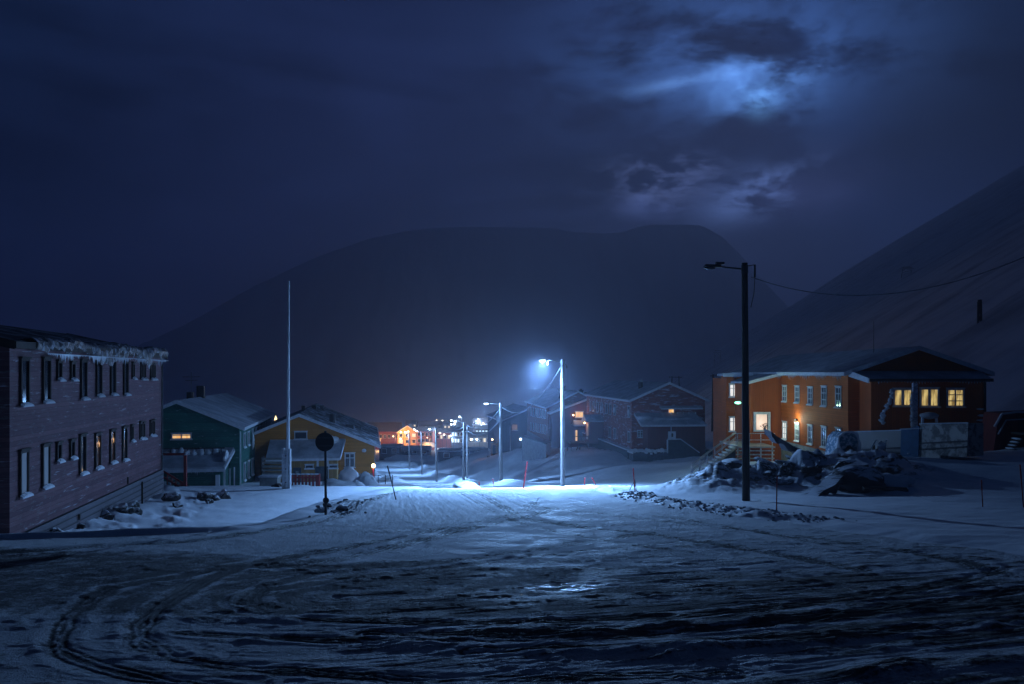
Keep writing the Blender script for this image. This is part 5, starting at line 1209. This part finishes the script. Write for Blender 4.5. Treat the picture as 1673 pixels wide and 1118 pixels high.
# ================================================================ PYLONS AND HILL
M_steel = plain('dark_timber_and_steel', (.022, .02, .022), .8, .2)
def hframe(label, xl_, xr_, yt, yb, Y, bars):
    o = empty('power_pole', tuple(at((xl_ + xr_) / 2, yb, Y)), 0, label, 'power pole'); o0 = o.location
    for x in (xl_, xr_): MB().tube(at(x, yb + 6, Y) - o0, at(x + (1.5 if x == xl_ else -1.5), yt, Y) - o0, .16, .12, 8).build('pole', M_steel, o)
    for yb_, e in bars: MB().beam(at(xl_ - e, yb_, Y) - o0, at(xr_ + e, yb_ + .6, Y) - o0, .14, .16).build('crossarm', M_steel, o)
    return o
hframe('tall H-shaped power pole between the nearer red house and the orange house', 1163, 1184, 612, 700, 125, [(615, 3), (632, 0)])
hframe('small H-shaped power pole behind the roof of the nearer red house', 1096, 1110, 616, 640, 190, [(617, 4)])
def trestle(label, px, pt, pb, Y, wpx, name='tramway_tower', lean=0.):
    o = empty(name, tuple(at(px, pb, Y)), 0, label, 'tower'); o0 = o.location
    P = lambda x, y, dy=0: at(x, y, Y + dy) - o0
    for s_ in (-1, 1):
        MB().beam(P(px + s_ * wpx, pb + 4), P(px + s_ * wpx * .75, pt + 2), .35, .35).build('leg', M_steel, o)
    mb = MB(); n = 3
    for k in range(n):
        y0_ = pb - (pb - pt) * k / n; y1_ = pb - (pb - pt) * (k + 1) / n
        mb.beam(P(px - wpx * .9, y0_), P(px + wpx * .8, y1_), .16, .16).beam(P(px + wpx * .9, y0_), P(px - wpx * .8, y1_), .16, .16)
    mb.build('bracing', M_steel, o); MB().beam(P(px - wpx * 1.3, pt + 2), P(px + wpx * 1.3, pt + 1), .4, .3).build('top_beam', M_steel, o)
    MB().beam(P(px - wpx * .8, pt - 1), P(px + wpx, pt - 1), .6, .5).build('saddle', M_steel, o); return o
def hill_Y(px, py, lo=60, hi=1600):
    ys = np.linspace(lo, hi, 4000); z = terrain((px - CX) / F * ys, ys); r_ = (HY - py) / F * ys - z
    i = np.where(r_ < 0)[0]; return float(ys[i[0]]) if len(i) else None
for lb, px, pt, pb, w_ in [('braced tramway tower on the low end of the hillside', 1172, 575, 598, 6), ('small dark tramway station standing out on the upper hillside', 1481, 437, 449, 9), ('thin lattice tower on the right-hand hillside', 1600, 492, 526, 2.5)]:
    Yh = hill_Y(px, pb) or 600; trestle(lb, px, pt, pb, min(Yh, 900), w_)

# ================================================================ FAR TOWN
def M_flat(name, col): return plain(name, col, .8, .2, 1.)
M_tr, M_tb, M_tg, M_to, M_tw, M_td = M_flat('town_red', (.24, .06, .05)), M_flat('town_blue', (.05, .08, .14)), M_flat('town_grey', (.18, .18, .2)), M_flat('town_ochre', (.45, .25, .08)), M_flat('town_white', (.5, .5, .52)), M_flat('town_dark', (.05, .05, .065))
def town_house(label, xl_, xr_, ye, yr, yb, Y, wm, roofm=M_roofsnow, rows=1, n=4, lit=0., depth=None, gable='side', wcol=None, name='town_house', cat='house'):
    o = empty(name, tuple(at((xl_ + xr_) / 2, yb, Y)), 0, label, cat); o['s'] = 1
    W2 = (xr_ - xl_) * Y / F / 2; H = (yb - ye) * Y / F; Rz = (ye - yr) * Y / F; D = depth or 9.
    MB().box(-W2, W2, 0, D, -4, H).build('wall', wm, o)
    if gable == 'side':
        MB().hexa([(-W2 - .3, -.4, H), (W2 + .3, -.4, H), (W2 + .3, D + .4, H), (-W2 - .3, D + .4, H), (-W2 - .3, D / 2 - .1, H + Rz), (W2 + .3, D / 2 - .1, H + Rz), (W2 + .3, D / 2 + .1, H + Rz), (-W2 - .3, D / 2 + .1, H + Rz)]).build('roof', roofm, o)
    elif gable == 'front':
        m = MB(); m.v = [(-W2, 0, H), (W2, 0, H), (0, 0, H + Rz * .94), (-W2, D, H), (W2, D, H), (0, D, H + Rz * .94)]; m.f = [(0, 1, 2), (5, 4, 3), (0, 3, 4, 1)]; m.build('gable', wm, o)
        MB().hexa([(-W2 - .4, -.4, H - .2), (0, -.4, H + Rz - .1), (0, D + .3, H + Rz - .1), (-W2 - .4, D + .3, H - .2), (-W2 - .4, -.4, H + .1), (0, -.4, H + Rz + .2), (0, D + .3, H + Rz + .2), (-W2 - .4, D + .3, H + .1)]).hexa([(0, -.4, H + Rz - .1), (W2 + .4, -.4, H - .2), (W2 + .4, D + .3, H - .2), (0, D + .3, H + Rz - .1), (0, -.4, H + Rz + .2), (W2 + .4, -.4, H + .1), (W2 + .4, D + .3, H + .1), (0, D + .3, H + Rz + .2)]).build('roof', roofm, o)
    else: MB().box(-W2 - .2, W2 + .2, -.2, D + .2, H + .003, H + .35).build('roof', roofm, o)
    rnd_ = random.Random(int(xl_ * 7 + yb)); ww = min(1.3, 2 * W2 / n * .55); hh = min(1.4, H / rows * .5)
    for r_ in range(rows):
        for k in range(n):
            x = -W2 + (k + .5) * 2 * W2 / n; z = (r_ + .32) * H / rows; on = rnd_.random() < lit
            f_ = MB().box(x - ww / 2 - .1, x + ww / 2 + .1, -.06, -.003, z - .1, z + hh + .1).build('window', M_white, o)
            MB().box(x - ww / 2, x + ww / 2, -.09, -.063, z, z + hh).build('pane', (wcol or M_litwarm2) if on else M_glass, f_)
    return o
M_litwarm2 = glow_mat('far_lit_window', (1., .78, .50), 1.1); M_litcold2 = glow_mat('far_lit_window_cold', (.65, .85, 1.), 1.6)
town_house('long red row house with a dark roof lit orange from below, left in the town', 598, 652, 706, 692, 722, 340, M_tr, M_td, 1, 8, .1)
town_house('ochre gabled house with two blazing lamps on its front', 649, 681, 708, 696.5, 728, 330, M_to, M_roofsnow, 2, 3, .3, gable='front')
town_house('dark red gabled house right of the house with two blazing lamps', 681, 706, 706, 699, 727, 325, M_tr, M_roofsnow, 2, 4, .1)
town_house('grey hall with a pale flat roof behind the lamp poles', 690, 712, 701, 699, 716, 390, M_tg, M_roofsnow, 1, 4, .2, gable='flat')
town_house('blue block with a slanting bright roof edge above the twin poles', 737, 760, 706, 700, 727, 300, M_tb, M_roofsnow, 2, 5, .4, wcol=M_litcold2)
town_house('low dark hall with lit squares on the slope left of the navy house', 776, 802, 702, 697, 712, 420, M_td, M_roofsnow, 1, 5, .9, wcol=M_litcold2)
town_house('blue-grey row house under the hall with lit squares', 765, 800, 715, 708, 727, 300, M_tg, M_roofsnow, 1, 6, .35)
town_house('dark block on the skyline left of the third lamp', 772, 800, 690, 684, 702, 560, M_td, M_td, 2, 5, .35)
town_house('small dark house on the skyline above the blue block', 724, 742, 694, 688, 703, 600, M_td, M_td, 1, 3, .4)
town_house('distant grey house on the skyline above the ochre gable', 662, 680, 693, 688, 700, 640, M_td, M_td, 1, 3, .1)
town_house('distant long dark roofs on the skyline right of the orange glow', 684, 722, 695, 689, 703, 620, M_td, M_td, 1, 5, .1)
town_house('purple-grey house between the red gable and the blue block', 712, 736, 708, 702, 722, 345, M_tr, M_roofsnow, 1, 4, .5)
town_house('long low dark shed across the snow left of the navy house', 715, 800, 739, 735, 753, 200, M_td, M_roofsnow, 1, 3, 0, depth=6, gable='flat', name='shed', cat='shed')
town_house('dark boxy shed on the snow below the orange-lit houses', 619, 652, 732, 728, 746, 235, M_td, M_roofsnow, 1, 2, 0, depth=8, gable='flat', name='shed', cat='shed')
town_house('grey-blue shed with a sloping snowy roof beside the boxy shed', 653, 700, 737, 731, 744, 245, M_tb, M_roofsnow, 1, 3, 0, depth=8, name='shed', cat='shed')
town_house('small flat hut near the foot of the navy house', 752, 790, 737, 735, 746, 185, M_tb, M_roofsnow, 1, 2, 0, depth=5, gable='flat', name='shed', cat='shed')
# snow banks and carport by the far street
pile('snow_heap', 'long boat-shaped snow bank across the far street', 676, 752, 215, 6.8, 2, 1.3, 61)
pile('snow_heap', 'broken snow bank left of the farthest lamp pole', 640, 762, 190, 5.5, 2, 1.2, 62)
pile('snow_heap', 'pale shed-high snow pile with an orange glow in the town', 699, 728, 300, 2.8, 2, 1.3, 63)
# town lamps
def town_lamp(label, px, py, Y, warm, e, h=7., r=.35):
    p = at(px, py, Y); g = G(p.x, p.y); h = max(2.5, p.z - g); h = min(h, 14)
    o = empty('street_lamp', (p.x, p.y, p.z - h), 0, label, 'street lamp', 'street lamps of the far town')
    MB().tube((0, 0, -1), (0, 0, h), .12, .08, 8).build('pole', M_dkmetal, o); MB().tube((0, 0, h), (-.9, 0, h + .1), .06, .05, 6).build('arm', M_dkmetal, o)
    MB().lump((-1., 0, h), r, r * .8, r * .7, 1, 0, 10, 6).build('lamp_head', M_lamp_warm if warm == 1 else (M_lamp_far if warm == 0 else M_lamp_soft), o, smooth=True)
    if e: point('lamp_light', o, (-1., -.9, h - .8), e, CW_WARM if warm == 1 else ((.55, .78, 1.) if warm == 0 else (.85, .84, 1.)), .3)
M_lamp_soft = glow_mat('lamp_glow_soft', (1., .82, .62), 5)
for lb, px, py, Y, wm, e, r in [
    ('left one of two blazing lamps on the ochre gabled house', 658.5, 707, 326, 1, 1800, .34), ('right one of two blazing lamps on the ochre gabled house', 670.5, 706, 324, 1, 1800, .36),
    ('orange lamp over the glowing snow before the long red row house', 646, 714, 325, 1, 3500, .24), ('orange lamp at the left end of the long red row house', 621, 716, 318, 1, 3000, .12),
    ('white lamp low on the ochre gabled house', 658, 718, 318, 2, 500, .40), ('orange lamp glowing by the pale snow pile', 702, 716, 295, 1, 2500, .15),
    ('small white lamp at the far roof end of the ochre house', 601, 695, 330, 0, 0, .40), ('first of two faint lamps high on the skyline', 715, 687.5, 600, 2, 0, .55), ('second of two faint lamps high on the skyline', 724.5, 688, 600, 2, 0, .6),
    ('blue-white lamp left in the bright cluster above the twin poles', 741, 688, 330, 0, 1500, .42), ('blue-white lamp lowest in the bright cluster above the twin poles', 746, 694, 325, 0, 1800, .45), ('blue-white lamp at the top of the bright cluster above the twin poles', 753.5, 682, 420, 0, 5000, .50),
    ('white lamp right of the lamp pole cluster', 741, 694.5, 322, 0, 1200, .38), ('pinkish lamp before the purple-grey house', 722, 708.5, 335, 2, 900, .45), ('second pinkish lamp before the purple-grey house', 729, 711, 330, 2, 900, .4),
    ('white lamp above the low dark hall', 783, 686, 560, 0, 12000, .45), ('second white lamp above the low dark hall', 791, 692.5, 520, 2, 20000, .5), ('white lamp left below the hall', 774, 719, 290, 0, 1200, .42), ('white lamp right below the hall', 783, 719, 288, 0, 1200, .38),
    ('lamp right of the red gable wall', 680, 703, 330, 0, 0, .45), ('faint lamp before the grey row house', 740, 713, 300, 0, 900, .30)]:
    town_lamp(lb, px, py, Y, wm, e, r=r)
# lit church spire behind the green house
sp = empty('spire', tuple(at(450, 692, 150)), 0, 'small gold-lit spire peeking between the green house and the flagpole', 'spire')
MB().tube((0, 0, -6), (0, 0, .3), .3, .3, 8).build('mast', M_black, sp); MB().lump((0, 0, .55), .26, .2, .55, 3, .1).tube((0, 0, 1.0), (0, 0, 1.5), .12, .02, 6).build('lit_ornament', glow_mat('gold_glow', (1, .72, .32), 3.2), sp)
# falling snow in the light of the nearer lamps
mb = MB(); rnd = random.Random(99)
for (px, py, Y, n, sc_) in [(885, 592, 53, 50, 1.), (795, 663, 80, 160, 1.1), (744, 692, 107, 60, 1.2)]:
    c = at(px, py, Y)
    for k in range(n):
        r_ = abs(rnd.gauss(0, 1.5)) * sc_; t = rnd.uniform(0, 6.283); z = -.35 - rnd.uniform(.0, 1.) ** 1.1 * 4.2; sp_ = .45 + (-z) * .45
        x = c.x + math.cos(t) * r_ * sp_ * .7 - (-z) * .25; y = c.y + math.sin(t) * r_ * sp_ * .7; s = rnd.uniform(.004, .010) * sc_; zz = c.z + z; b0 = len(mb.v)
        mb.v += [(x, y, zz + s), (x + s, y, zz - s), (x - s, y + s, zz - s), (x - s, y - s, zz - s)]; mb.f += [(b0, b0 + 1, b0 + 2), (b0, b0 + 2, b0 + 3), (b0, b0 + 3, b0 + 1), (b0 + 1, b0 + 3, b0 + 2)]
tag(mb.build('falling_snow', M_pack), 'fine snow drifting down under the lit street lamps', 'snowflakes', None, 'stuff')
# ---------------------------------------------------------------- night haze
def haze():
    me = bpy.data.meshes.new('haze'); x0, x1, y0, y1, z0, z1 = -7400, 7400, -40, 4760, -75, 720
    v = [(x, y, z) for x in (x0, x1) for y in (y0, y1) for z in (z0, z1)]
    me.from_pydata(v, [], [(0, 1, 3, 2), (4, 6, 7, 5), (0, 4, 5, 1), (2, 3, 7, 6), (0, 2, 6, 4), (1, 5, 7, 3)])
    o = bpy.data.objects.new('haze', me); COL.objects.link(o); o['kind'] = 'stuff'; o['label'] = 'thin cold night haze filling the valley'
    m = bpy.data.materials.new('haze'); m.use_nodes = True; t = m.node_tree; t.nodes.clear()
    out = t.nodes.new('ShaderNodeOutputMaterial'); pv = t.nodes.new('ShaderNodeVolumePrincipled')
    pv.inputs['Color'].default_value = (.74, .80, 1, 1); pv.inputs['Density'].default_value = 0.00047; pv.inputs['Anisotropy'].default_value = .7
    t.links.new(pv.outputs[0], out.inputs['Volume']); me.materials.append(m)
haze()
